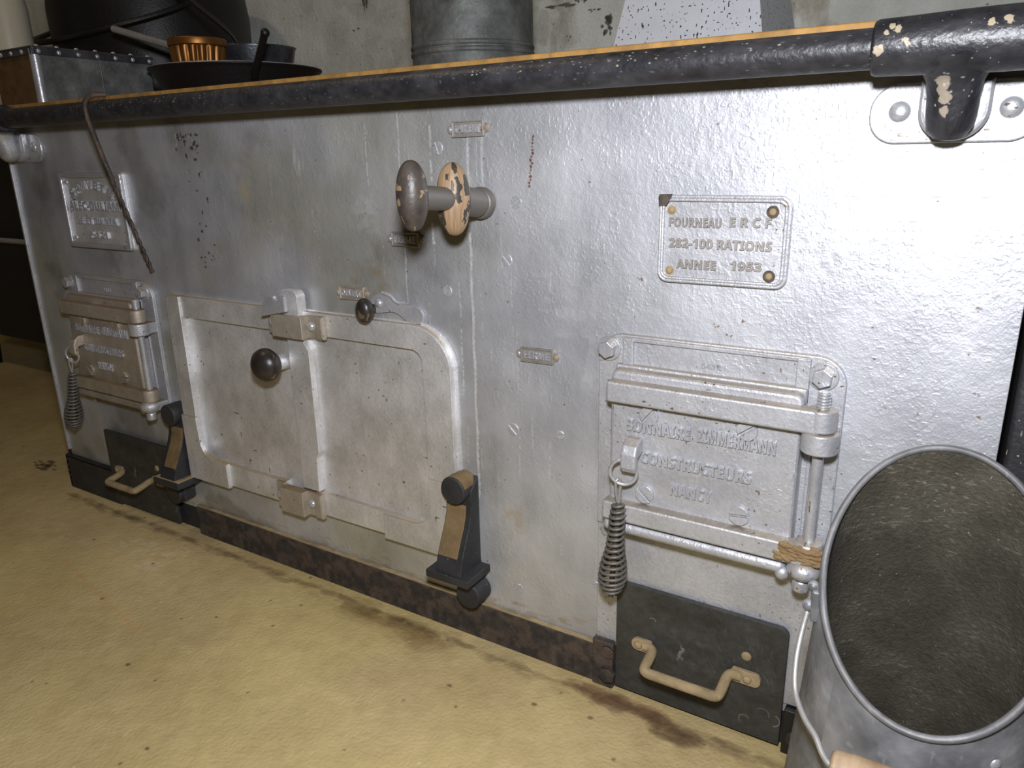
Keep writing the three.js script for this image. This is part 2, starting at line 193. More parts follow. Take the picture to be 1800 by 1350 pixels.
// ---------------------------------------------------------------- materials
const mat = (o) => new THREE.MeshStandardMaterial({ vertexColors: true, ...o });
const K = {
  panel: mat({ map: panelMap, bumpMap: paintBump, bumpScale: 0.0011, metalness: 0.6, roughness: 0.52 }),
  cast: mat({ map: castMap, bumpMap: castBump, bumpScale: 0.0006, metalness: 0.55, roughness: 0.5 }),
  casting: mat({ map: castMap, bumpMap: paintBump, bumpScale: 0.0012, metalness: 0.55, roughness: 0.5 }),
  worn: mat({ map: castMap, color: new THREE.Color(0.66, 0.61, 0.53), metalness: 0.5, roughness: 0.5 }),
  bright: mat({ map: castMap, metalness: 0.55, roughness: 0.36, bumpMap: castBump, bumpScale: 0.0003 }),
  dirty: mat({ map: dirtyMap, bumpMap: fineBump, bumpScale: 0.0005, metalness: 0.72, roughness: 0.54 }),
  brown: mat({ map: dirtyMap, color: new THREE.Color(0.62, 0.55, 0.45), bumpMap: castBump, bumpScale: 0.0004, metalness: 0.6, roughness: 0.55 }),
  black: mat({ map: blackMap, bumpMap: fineBump, bumpScale: 0.0004, metalness: 0.0, roughness: 0.42 }),
  rail: mat({ map: railMap, bumpMap: fineBump, bumpScale: 0.0005, roughness: 0.42 }),
  socket: mat({ map: socketMap, bumpMap: fineBump, bumpScale: 0.0005, roughness: 0.4 }),
  arm: mat({ map: armMap, bumpMap: fineBump, bumpScale: 0.0005, roughness: 0.45 }),
  drawer: mat({ map: drawerMap, bumpMap: fineBump, bumpScale: 0.0005, roughness: 0.55 }),
  iron: mat({ map: blackMap, color: new THREE.Color(0.85, 0.82, 0.78), bumpMap: fineBump, bumpScale: 0.0006, metalness: 0.0, roughness: 0.6 }),
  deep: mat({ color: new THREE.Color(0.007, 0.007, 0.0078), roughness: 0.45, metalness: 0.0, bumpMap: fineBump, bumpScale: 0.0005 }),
  rust: mat({ map: rustMap, bumpMap: castBump, bumpScale: 0.0012, roughness: 0.75 }),
  dust: mat({ map: dustMap, bumpMap: fineBump, bumpScale: 0.0006, roughness: 0.9 }),
  orange: mat({ map: dustMap, color: new THREE.Color(1.1, 0.8, 0.38), bumpMap: fineBump, bumpScale: 0.0006, roughness: 0.7 }),
  galv: mat({ map: galvMap, bumpMap: fineBump, bumpScale: 0.0003, metalness: 0.35, roughness: 0.5 }),
  rimZinc: mat({ map: galvMap, color: new THREE.Color(0.75, 0.73, 0.7), bumpMap: fineBump, bumpScale: 0.0003, metalness: 0.3, roughness: 0.6 }),
  oldGalv: mat({ map: galvMap, color: new THREE.Color(0.82, 0.86, 0.78), bumpMap: fineBump, bumpScale: 0.0004, metalness: 0.3, roughness: 0.55 }),
  soot: mat({ map: sootMap, bumpMap: castBump, bumpScale: 0.001, roughness: 0.9 }),
  wire: mat({ color: new THREE.Color(0.42, 0.41, 0.39), metalness: 0.6, roughness: 0.45, bumpMap: fineBump, bumpScale: 0.0002 }),
  spring: mat({ color: new THREE.Color(0.15, 0.138, 0.12), metalness: 0.4, roughness: 0.5, bumpMap: fineBump, bumpScale: 0.0002 }),
  wood: mat({ map: woodMap, bumpMap: fineBump, bumpScale: 0.0004, roughness: 0.6 }),
  chipped: mat({ map: chippedMap, bumpMap: chippedMap, bumpScale: -0.0004, roughness: 0.5 }),
  scuffed: mat({ map: scuffMap, bumpMap: fineBump, bumpScale: 0.0003, roughness: 0.42 }),
  wornBrown: mat({ map: dustMap, color: new THREE.Color(0.6, 0.535, 0.44), bumpMap: fineBump, bumpScale: 0.0006, roughness: 0.8 }),
  bakelite: mat({ map: scuffMap, color: new THREE.Color(0.42, 0.42, 0.43), roughness: 0.36, bumpMap: fineBump, bumpScale: 0.0002 }),
  cord: mat({ map: rustMap, color: new THREE.Color(1.25, 1.2, 1.2), bumpMap: castBump, bumpScale: 0.0006, roughness: 0.6, metalness: 0.2 }),
  copper: mat({ color: new THREE.Color(0.26, 0.115, 0.03), metalness: 0.8, roughness: 0.42 }),
  tin: mat({ map: galvMap, color: new THREE.Color(0.6, 0.62, 0.68), metalness: 0.7, roughness: 0.32, bumpMap: fineBump, bumpScale: 0.0003 }),
  brownIron: mat({ map: dustMap, color: new THREE.Color(0.36, 0.27, 0.16), roughness: 0.7, bumpMap: fineBump, bumpScale: 0.0004 }),
  speck: mat({ map: speckMap, roughness: 0.55, metalness: 0.25, bumpMap: fineBump, bumpScale: 0.0003 }),
  enamel: mat({ color: new THREE.Color(0.62, 0.6, 0.48), roughness: 0.35 }),
  wall: mat({ map: wallMap, bumpMap: floorBump, bumpScale: 0.002, roughness: 0.85 }),
  floor: mat({ map: floorMap, bumpMap: floorBump, bumpScale: 0.0012, roughness: 0.72 }),
  plain: mat({ color: new THREE.Color(0.42, 0.4, 0.34), roughness: 0.9, bumpMap: floorBump, bumpScale: 0.002 }),
};

// ---------------------------------------------------------------- geometry helpers (metres; the stove front is the plane z = 0, the floor y = 0)
const V = (x, y, z) => new THREE.Vector3(x, y, z);
function box(x0, x1, y0, y1, z0, z1, r = 0.0012, seg = 2) {
  const w = x1 - x0, h = y1 - y0, d = z1 - z0; r = Math.min(r, w * 0.49, h * 0.49, d * 0.49);
  return new RoundedBoxGeometry(w, h, d, seg, r).translate((x0 + x1) / 2, (y0 + y1) / 2, (z0 + z1) / 2);
}
function extrude(shape, z0, z1, b = 0.001, seg = 2, curve = 10) {
  b = Math.min(b, (z1 - z0) * 0.45);
  return new THREE.ExtrudeGeometry(shape, { depth: z1 - z0 - 2 * b, bevelEnabled: b > 0, bevelSize: b, bevelThickness: b, bevelOffset: -b, bevelSegments: seg, curveSegments: curve }).translate(0, 0, z0 + b);
}
function rshape(x0, x1, y0, y1, tl, tr = tl, br = tl, bl = tl, S = THREE.Shape) {
  const s = new S(); s.moveTo(x0 + bl, y0); s.lineTo(x1 - br, y0); if (br) s.absarc(x1 - br, y0 + br, br, -Math.PI / 2, 0); s.lineTo(x1, y1 - tr); if (tr) s.absarc(x1 - tr, y1 - tr, tr, 0, Math.PI / 2);
  s.lineTo(x0 + tl, y1); if (tl) s.absarc(x0 + tl, y1 - tl, tl, Math.PI / 2, Math.PI); s.lineTo(x0, y0 + bl); if (bl) s.absarc(x0 + bl, y0 + bl, bl, Math.PI, 1.5 * Math.PI); return s;
}
const poly = (pts) => { const s = new THREE.Shape(); pts.forEach(([x, y], i) => (i ? s.lineTo(x, y) : s.moveTo(x, y))); return s; };
function cyl(a, b, r0, r1 = r0, seg = 28, caps = true) {
  const d = V(...b).sub(V(...a)), L = d.length(), g = new THREE.CylinderGeometry(r1, r0, L, seg, 1, !caps).translate(0, L / 2, 0);
  return g.applyQuaternion(new THREE.Quaternion().setFromUnitVectors(V(0, 1, 0), d.normalize())).translate(...a);
}
function rod(a, b, r, c = r * 0.25, seg = 28) {                     // cylinder with chamfered ends
  const d = V(...b).sub(V(...a)), L = d.length();
  const g = new THREE.LatheGeometry([[0, 0], [r - c, 0], [r - c * 0.3, c * 0.3], [r, c], [r, L - c], [r - c * 0.3, L - c * 0.3], [r - c, L], [0, L]].map((p) => new THREE.Vector2(...p)), seg);
  return g.applyQuaternion(new THREE.Quaternion().setFromUnitVectors(V(0, 1, 0), d.normalize())).translate(...a);
}
function lathe(pts, seg = 48) { return new THREE.LatheGeometry(pts.map((p) => new THREE.Vector2(...p)), seg); }
function tube(pts, r, seg = 64, rad = 10, closed = false, type = 'centripetal') { return new THREE.TubeGeometry(new THREE.CatmullRomCurve3(pts.map((p) => V(...p)), closed, type, 0.5), seg, r, rad, closed); }
function ball(x, y, z, r, sx = 1, sy = 1, sz = 1, seg = 24) { return new THREE.SphereGeometry(r, seg, Math.round(seg * 0.7)).scale(sx, sy, sz).translate(x, y, z); }
function dome(x, y, z, r, h) { return new THREE.SphereGeometry(r, 20, 8, 0, Math.PI * 2, 0, Math.PI / 2).scale(1, h / r, 1).rotateX(Math.PI / 2).translate(x, y, z); }  // rivet head facing +z
function hexagon(x, y, z0, z1, r, turn = 0) { const s = new THREE.Shape(); for (let i = 0; i < 6; i++) { const a = turn + i * Math.PI / 3; i ? s.lineTo(x + r * Math.cos(a), y + r * Math.sin(a)) : s.moveTo(x + r * Math.cos(a), y + r * Math.sin(a)); } return extrude(s, z0, z1, r * 0.12); }
const TAN = [0.62, 0.50, 0.33];
function prep(g, dust, cy) {                                             // metre uvs by the face's main direction; dust on faces that look up
  g = g.index ? g.toNonIndexed() : g; const p = g.attributes.position, n = g.attributes.normal, N = p.count, uv = new Float32Array(N * 2), col = new Float32Array(N * 3).fill(1);
  const a = V(), b = V(), c = V();
  for (let i = 0; i < N; i += 3) {
    a.fromBufferAttribute(p, i); b.fromBufferAttribute(p, i + 1); c.fromBufferAttribute(p, i + 2);
    if (cy) {                                                        // round the axis in metres, the seam at the back
      const an = (q) => (cy.axis === 'x' ? Math.atan2(q.y - cy.a, q.z - cy.b) : Math.atan2(q.x - cy.a, q.z - cy.b)), a0 = an(c.clone().add(a).add(b).divideScalar(3));
      [a, b, c].forEach((q, k) => { let t = an(q); if (t - a0 > Math.PI) t -= 2 * Math.PI; if (a0 - t > Math.PI) t += 2 * Math.PI; uv[2 * (i + k)] = (t + Math.PI) * cy.r; uv[2 * (i + k) + 1] = (cy.axis === 'x' ? q.x : q.y) - (cy.o || 0); });
      continue;
    }
    const f = b.clone().sub(a).cross(c.clone().sub(a)), ax = Math.abs(f.x), ay = Math.abs(f.y), az = Math.abs(f.z);
    for (let k = i; k < i + 3; k++) {
      const x = p.getX(k), y = p.getY(k), z = p.getZ(k);
      if (az >= ax && az >= ay) { uv[2 * k] = x; uv[2 * k + 1] = y; } else if (ax >= ay) { uv[2 * k] = z; uv[2 * k + 1] = y; } else { uv[2 * k] = x; uv[2 * k + 1] = z; }
      if (dust) { const t = dust * sstep(0.45, 0.85, n.getY(k)); for (let q = 0; q < 3; q++) col[3 * k + q] = mix(1, TAN[q], t); }
    }
  }
  const o = new THREE.BufferGeometry(); o.setAttribute('position', p); o.setAttribute('normal', n); o.setAttribute('uv', new THREE.BufferAttribute(uv, 2)); o.setAttribute('color', new THREE.BufferAttribute(col, 3)); return o;
}
function obj(name, geos, m, parent = scene, dust = 0, cy = null) {
  const g = (Array.isArray(geos) ? geos : [geos]).map((q) => prep(q, dust, cy)), o = new THREE.Mesh(g.length > 1 ? mergeGeometries(g) : g[0], m);
  o.name = name; o.castShadow = o.receiveShadow = true; parent.add(o); return o;
}
function thing(name, label, category, pos = [0, 0, 0], group) { const o = new THREE.Group(); o.name = name; o.position.set(...pos); o.userData = { label, category }; if (group) o.userData.group = group; scene.add(o); return o; }
function tag(o, label, category, group) { o.userData = { label, category }; if (group) o.userData.group = group; return o; }
function struct(name, geos, m) { const o = obj(name, geos, m); o.userData = { kind: 'structure' }; return o; }
const font = await new FontLoader().loadAsync('fonts/droid/droid_sans_bold.typeface.json');
function text(str, x0, x1, y0, y1, z0, depth) {                     // raised letters filling a box on the front
  const g = new TextGeometry(str, { font, size: 1, depth: 0.2, curveSegments: 4, bevelEnabled: true, bevelSize: 0.03, bevelThickness: 0.1, bevelSegments: 2 }); g.computeBoundingBox(); const b = g.boundingBox;
  return g.translate(-b.min.x, -b.min.y, -b.min.z).scale((x1 - x0) / (b.max.x - b.min.x), (y1 - y0) / (b.max.y - b.min.y), depth / (b.max.z - b.min.z)).translate(x0, y0, z0);
}
function slot(x, y, z, r, a, h = 0.0016) {                                      // flush slotted screw: thin disc, raised rim and a slot bar
  const c = Math.cos(a), s = Math.sin(a), half = (d) => { const t0 = Math.asin(0.14) , pts = []; for (let i = 0; i <= 14; i++) { const t = t0 + (Math.PI - 2 * t0) * i / 14; pts.push([r * Math.cos(t), d * r * Math.sin(t)]); } return poly(pts.map(([px, py]) => [x + px * c - py * s, y + px * s + py * c])); };
  return [extrude(half(1), z, z + h, 0.0005, 1), extrude(half(-1), z, z + h, 0.0005, 1)];
}

// ---------------------------------------------------------------- the room
struct('floor', box(-3.6, 2.2, -0.1, 0, -1.3, 2.8, 0), K.floor);
{ const f = scene.getObjectByName('floor'), uv = f.geometry.attributes.uv; for (let i = 0; i < uv.count; i++) uv.setXY(i, uv.getX(i) - FX0, FZ1 - uv.getY(i)); floorMap.wrapS = floorMap.wrapT = THREE.MirroredRepeatWrapping; }
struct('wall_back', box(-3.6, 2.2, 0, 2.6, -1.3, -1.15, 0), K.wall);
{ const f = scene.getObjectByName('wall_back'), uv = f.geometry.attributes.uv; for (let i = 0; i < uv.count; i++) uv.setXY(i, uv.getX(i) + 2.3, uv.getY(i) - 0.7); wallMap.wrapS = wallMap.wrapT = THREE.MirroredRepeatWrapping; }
struct('wall_left', box(-3.75, -3.6, 0, 2.6, -1.3, 2.8, 0), K.plain);
struct('wall_right', box(2.2, 2.35, 0, 2.6, -1.3, 2.8, 0), K.plain);
struct('wall_front', box(-3.75, 2.35, 0, 2.6, 2.8, 2.95, 0), K.plain);
struct('ceiling', box(-3.75, 2.35, 2.6, 2.75, -1.3, 2.95, 0), K.plain);
{
  const L = thing('ceiling_lamp', 'round ceiling lamp with a bare warm bulb under a small metal plate', 'lamp', [-1.3, 2.6, 0.65]);
  obj('ceiling_plate', lathe([[0, 0], [0.06, 0], [0.06, -0.012], [0.025, -0.03], [0.02, -0.09], [0, -0.09]].map(([r, y]) => [r, y])), K.deep, L);
  const b = obj('bulb', ball(0, -0.13, 0, 0.04, 1, 1.15, 1), new THREE.MeshStandardMaterial({ color: 0xffe0b0, emissive: new THREE.Color(1, 0.66, 0.34), emissiveIntensity: 2.5, roughness: 0.4 }), L);
  const p = new THREE.PointLight(new THREE.Color(1, 0.8, 0.58), 1.05, 0, 2); p.position.set(-1.3, 2.6 - 0.13, 0.65); p.shadow.radius = 4; p.castShadow = true; scene.add(p);
}

// ---------------------------------------------------------------- the stove
const stove = thing('kitchen_stove', 'long silver-painted steel kitchen stove with black guard rail, oven doors and cast firebox doors', 'stove');
{
  const front = obj('front_panel', box(-1.312, 0.385, 0.05, 0.775, -0.008, 0, 0.0008, 1), K.panel, stove);
  const uv = front.geometry.attributes.uv; for (let i = 0; i < uv.count; i++) uv.setXY(i, uv.getX(i) - PX0, uv.getY(i) - PY0);
  for (const [x, y, a, r] of [[-0.258, 0.704, 1.9, 0.008], [-0.143, 0.639, 0.6, 0.0075], [-0.158, 0.568, 2.3, 0.0075], [-0.253, 0.522, 1.2, 0.0075], [-0.154, 0.343, 2.4, 0.0085], [-0.249, 0.306, 2.0, 0.009], [-0.151, 0.101, 0.9, 0.008], [-0.083, 0.348, 0.2, 0.006], [-0.0302, 0.1453, 0.4, 0.005]]) obj('screw', slot(x, y, -0.0004, r, a), K.cast, front);
  obj('edge_strip', box(-1.3145, -1.309, 0.09, 0.765, -0.006, 0.006, 0.001), K.bright, stove);
  obj('corner_post', box(-1.332, -1.3135, 0.0, 0.775, -0.03, -0.002, 0.002), K.deep, stove);
  obj('side_panel', box(-1.33, -1.322, 0.03, 0.78, -0.9, -0.008), K.iron, stove);
  obj('side_panel', box(0.377, 0.385, 0.03, 0.78, -0.9, -0.008), K.iron, stove);
  obj('back_panel', box(-1.322, 0.377, 0.03, 0.78, -0.9, -0.892), K.iron, stove);
  obj('top_plate', box(-1.46, 0.45, 0.783, 0.801, -0.92, 0.014, 0.002), K.orange, stove);
  obj('top_rim', [box(-1.33, 0.385, 0.77, 0.783, -0.9, -0.001), ], K.deep, stove);

  // guard rail with its two bracketed sockets
  const railG = new THREE.CylinderGeometry(0.0165, 0.0165, 1.99, 40).rotateZ(Math.PI / 2).translate(-0.455, 0.7735, 0.055);
  obj('guard_rail', railG, K.rail, stove, 0, { axis: 'x', a: 0.7735, b: 0.055, r: 0.0165, o: -1.45 });
  for (const cx of [0.308, -1.2525]) {
    const right = cx > 0;
    const sock = obj('rail_bracket', [new THREE.LatheGeometry([[0.0166, 0], [0.0208, 0], [0.0222, 0.003], [0.0228, 0.03], [0.0238, 0.062], [0.0242, 0.094], [0.0240, 0.127], [0.0215, 0.130], [0.0166, 0.130]].map((p) => new THREE.Vector2(...p)), 40).rotateZ(-Math.PI / 2).translate(cx - 0.062, 0.7735, 0.056)], K.socket, stove, 0, { axis: 'x', a: 0.7735, b: 0.056, r: 0.0245, o: cx - 0.062 });
    const arm = obj('arm', [new THREE.LatheGeometry([[0.037, 0.008], [0.0315, -0.002], [0.0255, -0.0105], [0.0215, -0.018], [0.0200, -0.03], [0.0194, -0.045], [0.0178, -0.056], [0.0125, -0.064], [0, -0.067]].map((p) => new THREE.Vector2(...p)).reverse(), 36).rotateX(0.26).translate(cx, 0.764, 0.042)], right ? K.arm : K.bright, sock, 0, { axis: 'y', a: cx, b: 0.035, r: 0.0205, o: 0.68 });
    if (!right) arm.userData.label = 'silver painted arm';
    obj('flange', [extrude(rshape(cx - 0.067, cx + 0.067, 0.697, 0.7485, 0.024), 0, 0.005, 0.0014, 2, 14), extrude(rshape(cx - 0.0265, cx + 0.0285, 0.6985, 0.7485, 0, 0, 0.026, 0.026), 0.004, 0.019, 0.005, 3, 14)], right ? K.casting : K.bright, sock);
    for (const [bx, s] of [[cx - 0.042, 2.9], [cx + 0.043, 0.7]]) obj('bolt', [dome(bx, 0.7245, 0.004, 0.0092, 0.0062)], K.bright, sock);
  }

  // foot rail: angle iron, foot block, end pieces
  const ai = obj('base_rail', [box(-0.872, -0.02, 0.0, 0.0565, 0.003, 0.0085, 0.0015), box(-0.872, -0.02, 0.0535, 0.059, -0.004, 0.0085, 0.0015)], K.rust, stove);
  obj('dust_ledge', box(-0.872, -0.026, 0.0585, 0.0615, 0.0003, 0.0075, 0.0012), K.dust, ai);
  const foot = obj('foot_block', box(-0.028, 0.002, 0.0, 0.071, 0.0, 0.0125, 0.002), K.rust, stove);
  obj('bolt', rod([-0.0055, 0.0565, 0.012], [-0.0055, 0.0565, 0.015], 0.0095, 0.002), K.rust, foot);
  obj('bolt', hexagon(-0.004, 0.024, 0.012, 0.020, 0.0115, 0.3), K.rust, foot);
  obj('base_rail', [box(-1.322, -1.13, 0.0, 0.0775, 0.004, 0.010, 0.0015), box(-1.322, -1.13, 0.0725, 0.0785, -0.004, 0.010, 0.0015), box(-1.322, -1.314, 0, 0.076, -0.02, 0.010)], K.iron, stove, 0.5);
  const rb = obj('base_rail', box(0.222, 0.385, 0.0, 0.062, 0.0, 0.012, 0.0015), K.deep, stove);
  obj('bolt', dome(0.238, 0.024, 0.011, 0.012, 0.008), K.rust, rb);
  obj('kick_panel', box(-1.28, 0.38, 0.0, 0.05, -0.012, -0.004, 0.001), K.iron, stove);
  obj('lower_sheet', extrude(rshape(-0.026, 0.255, 0.064, 0.262, 0.001), -0.001, 0.0035, 0.0008, 1), K.casting, stove);

  // rating plate
  const rp = obj('name_plate', [extrude(rshape(0.042, 0.181, 0.556, 0.65, 0.012), -0.0005, 0.0045, 0.001)], K.casting, stove);
  const rim = (a, r, h0, h1, b) => { const s = rshape(0.042 + a, 0.181 - a, 0.556 + a, 0.65 - a, 0.012 - a * 0.6); s.holes.push(rshape(0.042 + a + r, 0.181 - a - r, 0.556 + a + r, 0.65 - a - r, 0.009 - a * 0.6, undefined, undefined, undefined, THREE.Path)); return extrude(s, h0, h1, b); };
  obj('rim', [rim(0.0004, 0.0034, 0.0035, 0.0068, 0.0014), rim(0.0034, 0.0034, 0.0035, 0.0082, 0.0014)], K.cast, rp, 0.55);
  for (const [x, y, m] of [[0.056, 0.634, K.dust], [0.162, 0.634, K.rust], [0.056, 0.569, K.dust], [0.163, 0.569, K.rust]]) { obj('bolt', [rod([x, y, 0.004], [x, y, 0.0048], m === K.rust ? 0.0064 : 0.0052, 0.0004)], m, rp); obj('bolt', dome(x, y, 0.0045, 0.0038, 0.0028), K.dust, rp); }
  obj('chipped_corner', extrude(poly([[0.0416, 0.648], [0.043, 0.6505], [0.0565, 0.6508], [0.0555, 0.646], [0.053, 0.642], [0.0505, 0.638], [0.0425, 0.6385]]), 0.0045, 0.0089, 0.001), K.rust, rp);
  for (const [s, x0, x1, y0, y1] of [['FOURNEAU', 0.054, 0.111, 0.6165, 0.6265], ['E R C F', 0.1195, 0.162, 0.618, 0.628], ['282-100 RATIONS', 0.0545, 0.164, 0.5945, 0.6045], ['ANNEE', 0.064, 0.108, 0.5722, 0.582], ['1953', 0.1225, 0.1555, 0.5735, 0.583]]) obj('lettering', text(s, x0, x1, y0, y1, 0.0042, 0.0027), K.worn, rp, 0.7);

  // maker's plate at the left
  const mp = obj('name_plate', [extrude(rshape(-1.133, -0.938, 0.543, 0.678, 0.006), -0.0005, 0.006, 0.001)], K.dirty, stove, 0.4);
  { const s = rshape(-1.133, -0.938, 0.543, 0.678, 0.006); s.holes.push(rshape(-1.124, -0.947, 0.552, 0.669, 0.004, undefined, undefined, undefined, THREE.Path)); obj('rim', extrude(s, 0.005, 0.0125, 0.002), K.bright, mp, 0.9); }
  for (const [x, y] of [[-1.117, 0.661], [-0.954, 0.661], [-1.117, 0.56], [-0.954, 0.56]]) obj('bolt', dome(x, y, 0.0055, 0.0045, 0.004), K.bright, mp);
  for (const [s, x0, x1, y0, y1] of [['ALEC-DULIAM', -1.116, -0.958, 0.611, 0.6275], ['DE ET DU NTA', -1.1, -0.972, 0.586, 0.5985], ['P-121', -1.066, -1.008, 0.562, 0.574]]) obj('lettering', text(s, x0, x1, y0, y1, 0.0055, 0.0045), K.bright, mp);
  { const S = 'SAMVETE', gs = []; [...S].forEach((ch, i) => { const t = (i - 3) / 3; gs.push(text(ch, -0.007, 0.007, 0, 0.014, 0, 0.0045).rotateZ(-t * 0.5).translate(-1.04 + t * 0.056, 0.6495 - t * t * 0.014, 0.0055)); }); obj('lettering', gs, K.bright, mp); }

  // OUVERT / FERME label plates
  const labels = [['OUVERT', -0.209, 0.7255, 0.014], ['FERME', -0.318, 0.5875, 0.0], ['OUVERT', -0.4245, 0.506, 0.02], ['FERME', -0.115, 0.4503, 0.01]];
  labels.forEach(([w, x, y, a], i) => {
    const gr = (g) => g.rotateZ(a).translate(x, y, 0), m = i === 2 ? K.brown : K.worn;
    const p = obj('label_plate', [gr(extrude(poly([[-0.023, -0.0095], [0.023, -0.0095], [0.0245, -0.006], [0.030, -0.004], [0.0315, 0], [0.030, 0.004], [0.0245, 0.006], [0.023, 0.0095], [-0.023, 0.0095], [-0.0245, 0.006], [-0.030, 0.004], [-0.0315, 0], [-0.030, -0.004], [-0.0245, -0.006]]), -0.0003, 0.0026, 0.0008)),
      gr(box(-0.0228, 0.0228, 0.0078, 0.0095, 0.002, 0.0044, 0.0006)), gr(box(-0.0228, 0.0228, -0.0095, -0.0078, 0.002, 0.0044, 0.0006)), gr(box(-0.0238, -0.0218, -0.009, 0.009, 0.002, 0.0044, 0.0006)), gr(box(0.0218, 0.0238, -0.009, 0.009, 0.002, 0.0044, 0.0006))], m, stove, 0.6);
    obj('lettering', gr(text(w, -0.0185, 0.0185, -0.0048, 0.0048, 0.0024, 0.0024)), K.bright, p);
    for (const s of [-1, 1]) obj('pin', gr(dome(s * 0.0268, 0, 0.0022, 0.0032, 0.0022)), s > 0 ? K.dust : K.bright, p);
  });

  // damper handle: two egg grips on one shaft
  const dh = obj('damper_handle', [rod([-0.19, 0.6375, 0], [-0.19, 0.6378, 0.014], 0.0195, 0.004), rod([-0.19, 0.6378, 0.013], [-0.19, 0.645, 0.06], 0.0172, 0.003), rod([-0.19, 0.645, 0.06], [-0.19, 0.652, 0.135], 0.0135, 0.002)], K.spring, stove);
  const egg = (rx, ry) => lathe(Array.from({ length: 33 }, (_, i) => { const t = -Math.PI / 2 + Math.PI * i / 32; return [Math.max(0, rx * Math.pow(Math.abs(Math.cos(t)), 0.9)), ry * Math.sin(t)]; }), 48);
  obj('egg_grip', egg(0.0202, 0.042).translate(-0.19, 0.6455, 0.064), K.chipped, dh, 0, { axis: 'y', a: -0.19, b: 0.064, r: 0.0202 }).userData.label = 'grip with black paint flaked off to pale wood';
  obj('egg_grip', egg(0.0178, 0.0378).translate(-0.19, 0.6535, 0.140), K.scuffed, dh, 0, { axis: 'y', a: -0.19, b: 0.14, r: 0.0178 }).userData.label = 'scuffed black grip';

  // small draught slide above the oven
  const ds = new THREE.Shape(); ds.moveTo(-0.372, 0.5085); ds.bezierCurveTo(-0.355, 0.512, -0.345, 0.499, -0.325, 0.498); ds.lineTo(-0.307, 0.497); ds.absarc(-0.307, 0.483, 0.014, Math.PI / 2, -Math.PI * 0.62, true); ds.bezierCurveTo(-0.33, 0.474, -0.335, 0.487, -0.352, 0.485); ds.lineTo(-0.378, 0.481); ds.absarc(-0.374, 0.4945, 0.0135, Math.PI * 1.4, Math.PI * 0.6, true);
  const sl = obj('draught_slide', [extrude(ds, 0, 0.0045, 0.001), tube([[-0.366, 0.511, 0.003], [-0.35, 0.508, 0.004], [-0.338, 0.5, 0.004], [-0.322, 0.5, 0.003]], 0.0028, 24, 8)], K.cast, stove);
  obj('knob', [lathe([[0, 0], [0.006, 0], [0.0055, 0.006], [0.011, 0.009], [0.0155, 0.0145], [0.0165, 0.020], [0.0135, 0.0255], [0.007, 0.028], [0, 0.0285]], 32).scale(0.85, 1, 1.12).rotateX(Math.PI / 2).translate(-0.383, 0.4875, 0.0045)], K.bakelite, sl);
  obj('screw', dome(-0.372, 0.496, 0.004, 0.0065, 0.005), K.bright, sl);

  // ---- oven doors
  const ol = obj('oven_door', box(-0.852, -0.53, 0.133, 0.472, 0.0, 0.0045, 0.001), K.dirty, stove);
  obj('frame_strip', [box(-0.852, -0.59, 0.4365, 0.4725, 0.004, 0.0145, 0.001), box(-0.852, -0.816, 0.135, 0.472, 0.004, 0.0185, 0.0012), box(-0.852, -0.60, 0.133, 0.1735, 0.004, 0.015, 0.0012)], K.dirty, ol, 0.9);
  { const s = new THREE.Shape(); s.moveTo(-0.852, 0.1305); s.lineTo(-0.744, 0.1305); s.lineTo(-0.744, 0.1765); s.lineTo(-0.775, 0.1785); s.bezierCurveTo(-0.795, 0.18, -0.806, 0.19, -0.809, 0.206); s.lineTo(-0.812, 0.254); s.lineTo(-0.852, 0.254); s.closePath(); obj('corner_strap', extrude(s, 0.014, 0.0225, 0.001), K.dirty, ol, 1); }
  const cv = obj('cover_strip', extrude(poly([[-0.556, 0.174], [-0.520, 0.174], [-0.518, 0.232], [-0.512, 0.244], [-0.512, 0.412], [-0.520, 0.424], [-0.520, 0.438], [-0.556, 0.438]]), 0.0045, 0.0165, 0.0008), K.dirty, ol);
  const kn = obj('knob', [rod([-0.571, 0.387, 0.004], [-0.571, 0.3895, 0.034], 0.0125, 0.001)], K.dirty, ol);
  obj('knob_head', lathe([[0, 0], [0.010, 0.001], [0.019, 0.006], [0.0255, 0.014], [0.0268, 0.021], [0.0245, 0.029], [0.0175, 0.036], [0.009, 0.0392], [0, 0.040]], 40).rotateX(Math.PI / 2).translate(-0.571, 0.3905, 0.030), K.bakelite, kn);

  const or = obj('oven_door', extrude(rshape(-0.53, -0.239, 0.128, 0.4745, 0.001, 0.064, 0.001, 0.001), 0, 0.0045, 0.001, 2, 16), K.dirty, stove);
  { const s = new THREE.Shape(); s.moveTo(-0.53, 0.132); s.lineTo(-0.2445, 0.132); s.lineTo(-0.2445, 0.4105); s.absarc(-0.3065, 0.4105, 0.062, 0, Math.PI / 2); s.lineTo(-0.53, 0.4725); s.lineTo(-0.53, 0.4375); s.lineTo(-0.312, 0.4375); s.absarc(-0.312, 0.4185, 0.019, Math.PI / 2, 0, true); s.lineTo(-0.293, 0.169); s.lineTo(-0.53, 0.172); s.closePath(); obj('frame_strip', extrude(s, 0.004, 0.0135, 0.001, 2, 16), K.dirty, or, 0.7); }
  { const s = new THREE.Shape(); s.moveTo(-0.382, 0.1275); s.lineTo(-0.245, 0.1275); s.lineTo(-0.245, 0.2475); s.lineTo(-0.291, 0.2475); s.lineTo(-0.291, 0.195); s.bezierCurveTo(-0.295, 0.178, -0.31, 0.169, -0.33, 0.168); s.lineTo(-0.382, 0.1685); s.closePath(); obj('corner_strap', extrude(s, 0.013, 0.0185, 0.001), K.dirty, or, 0.9); }

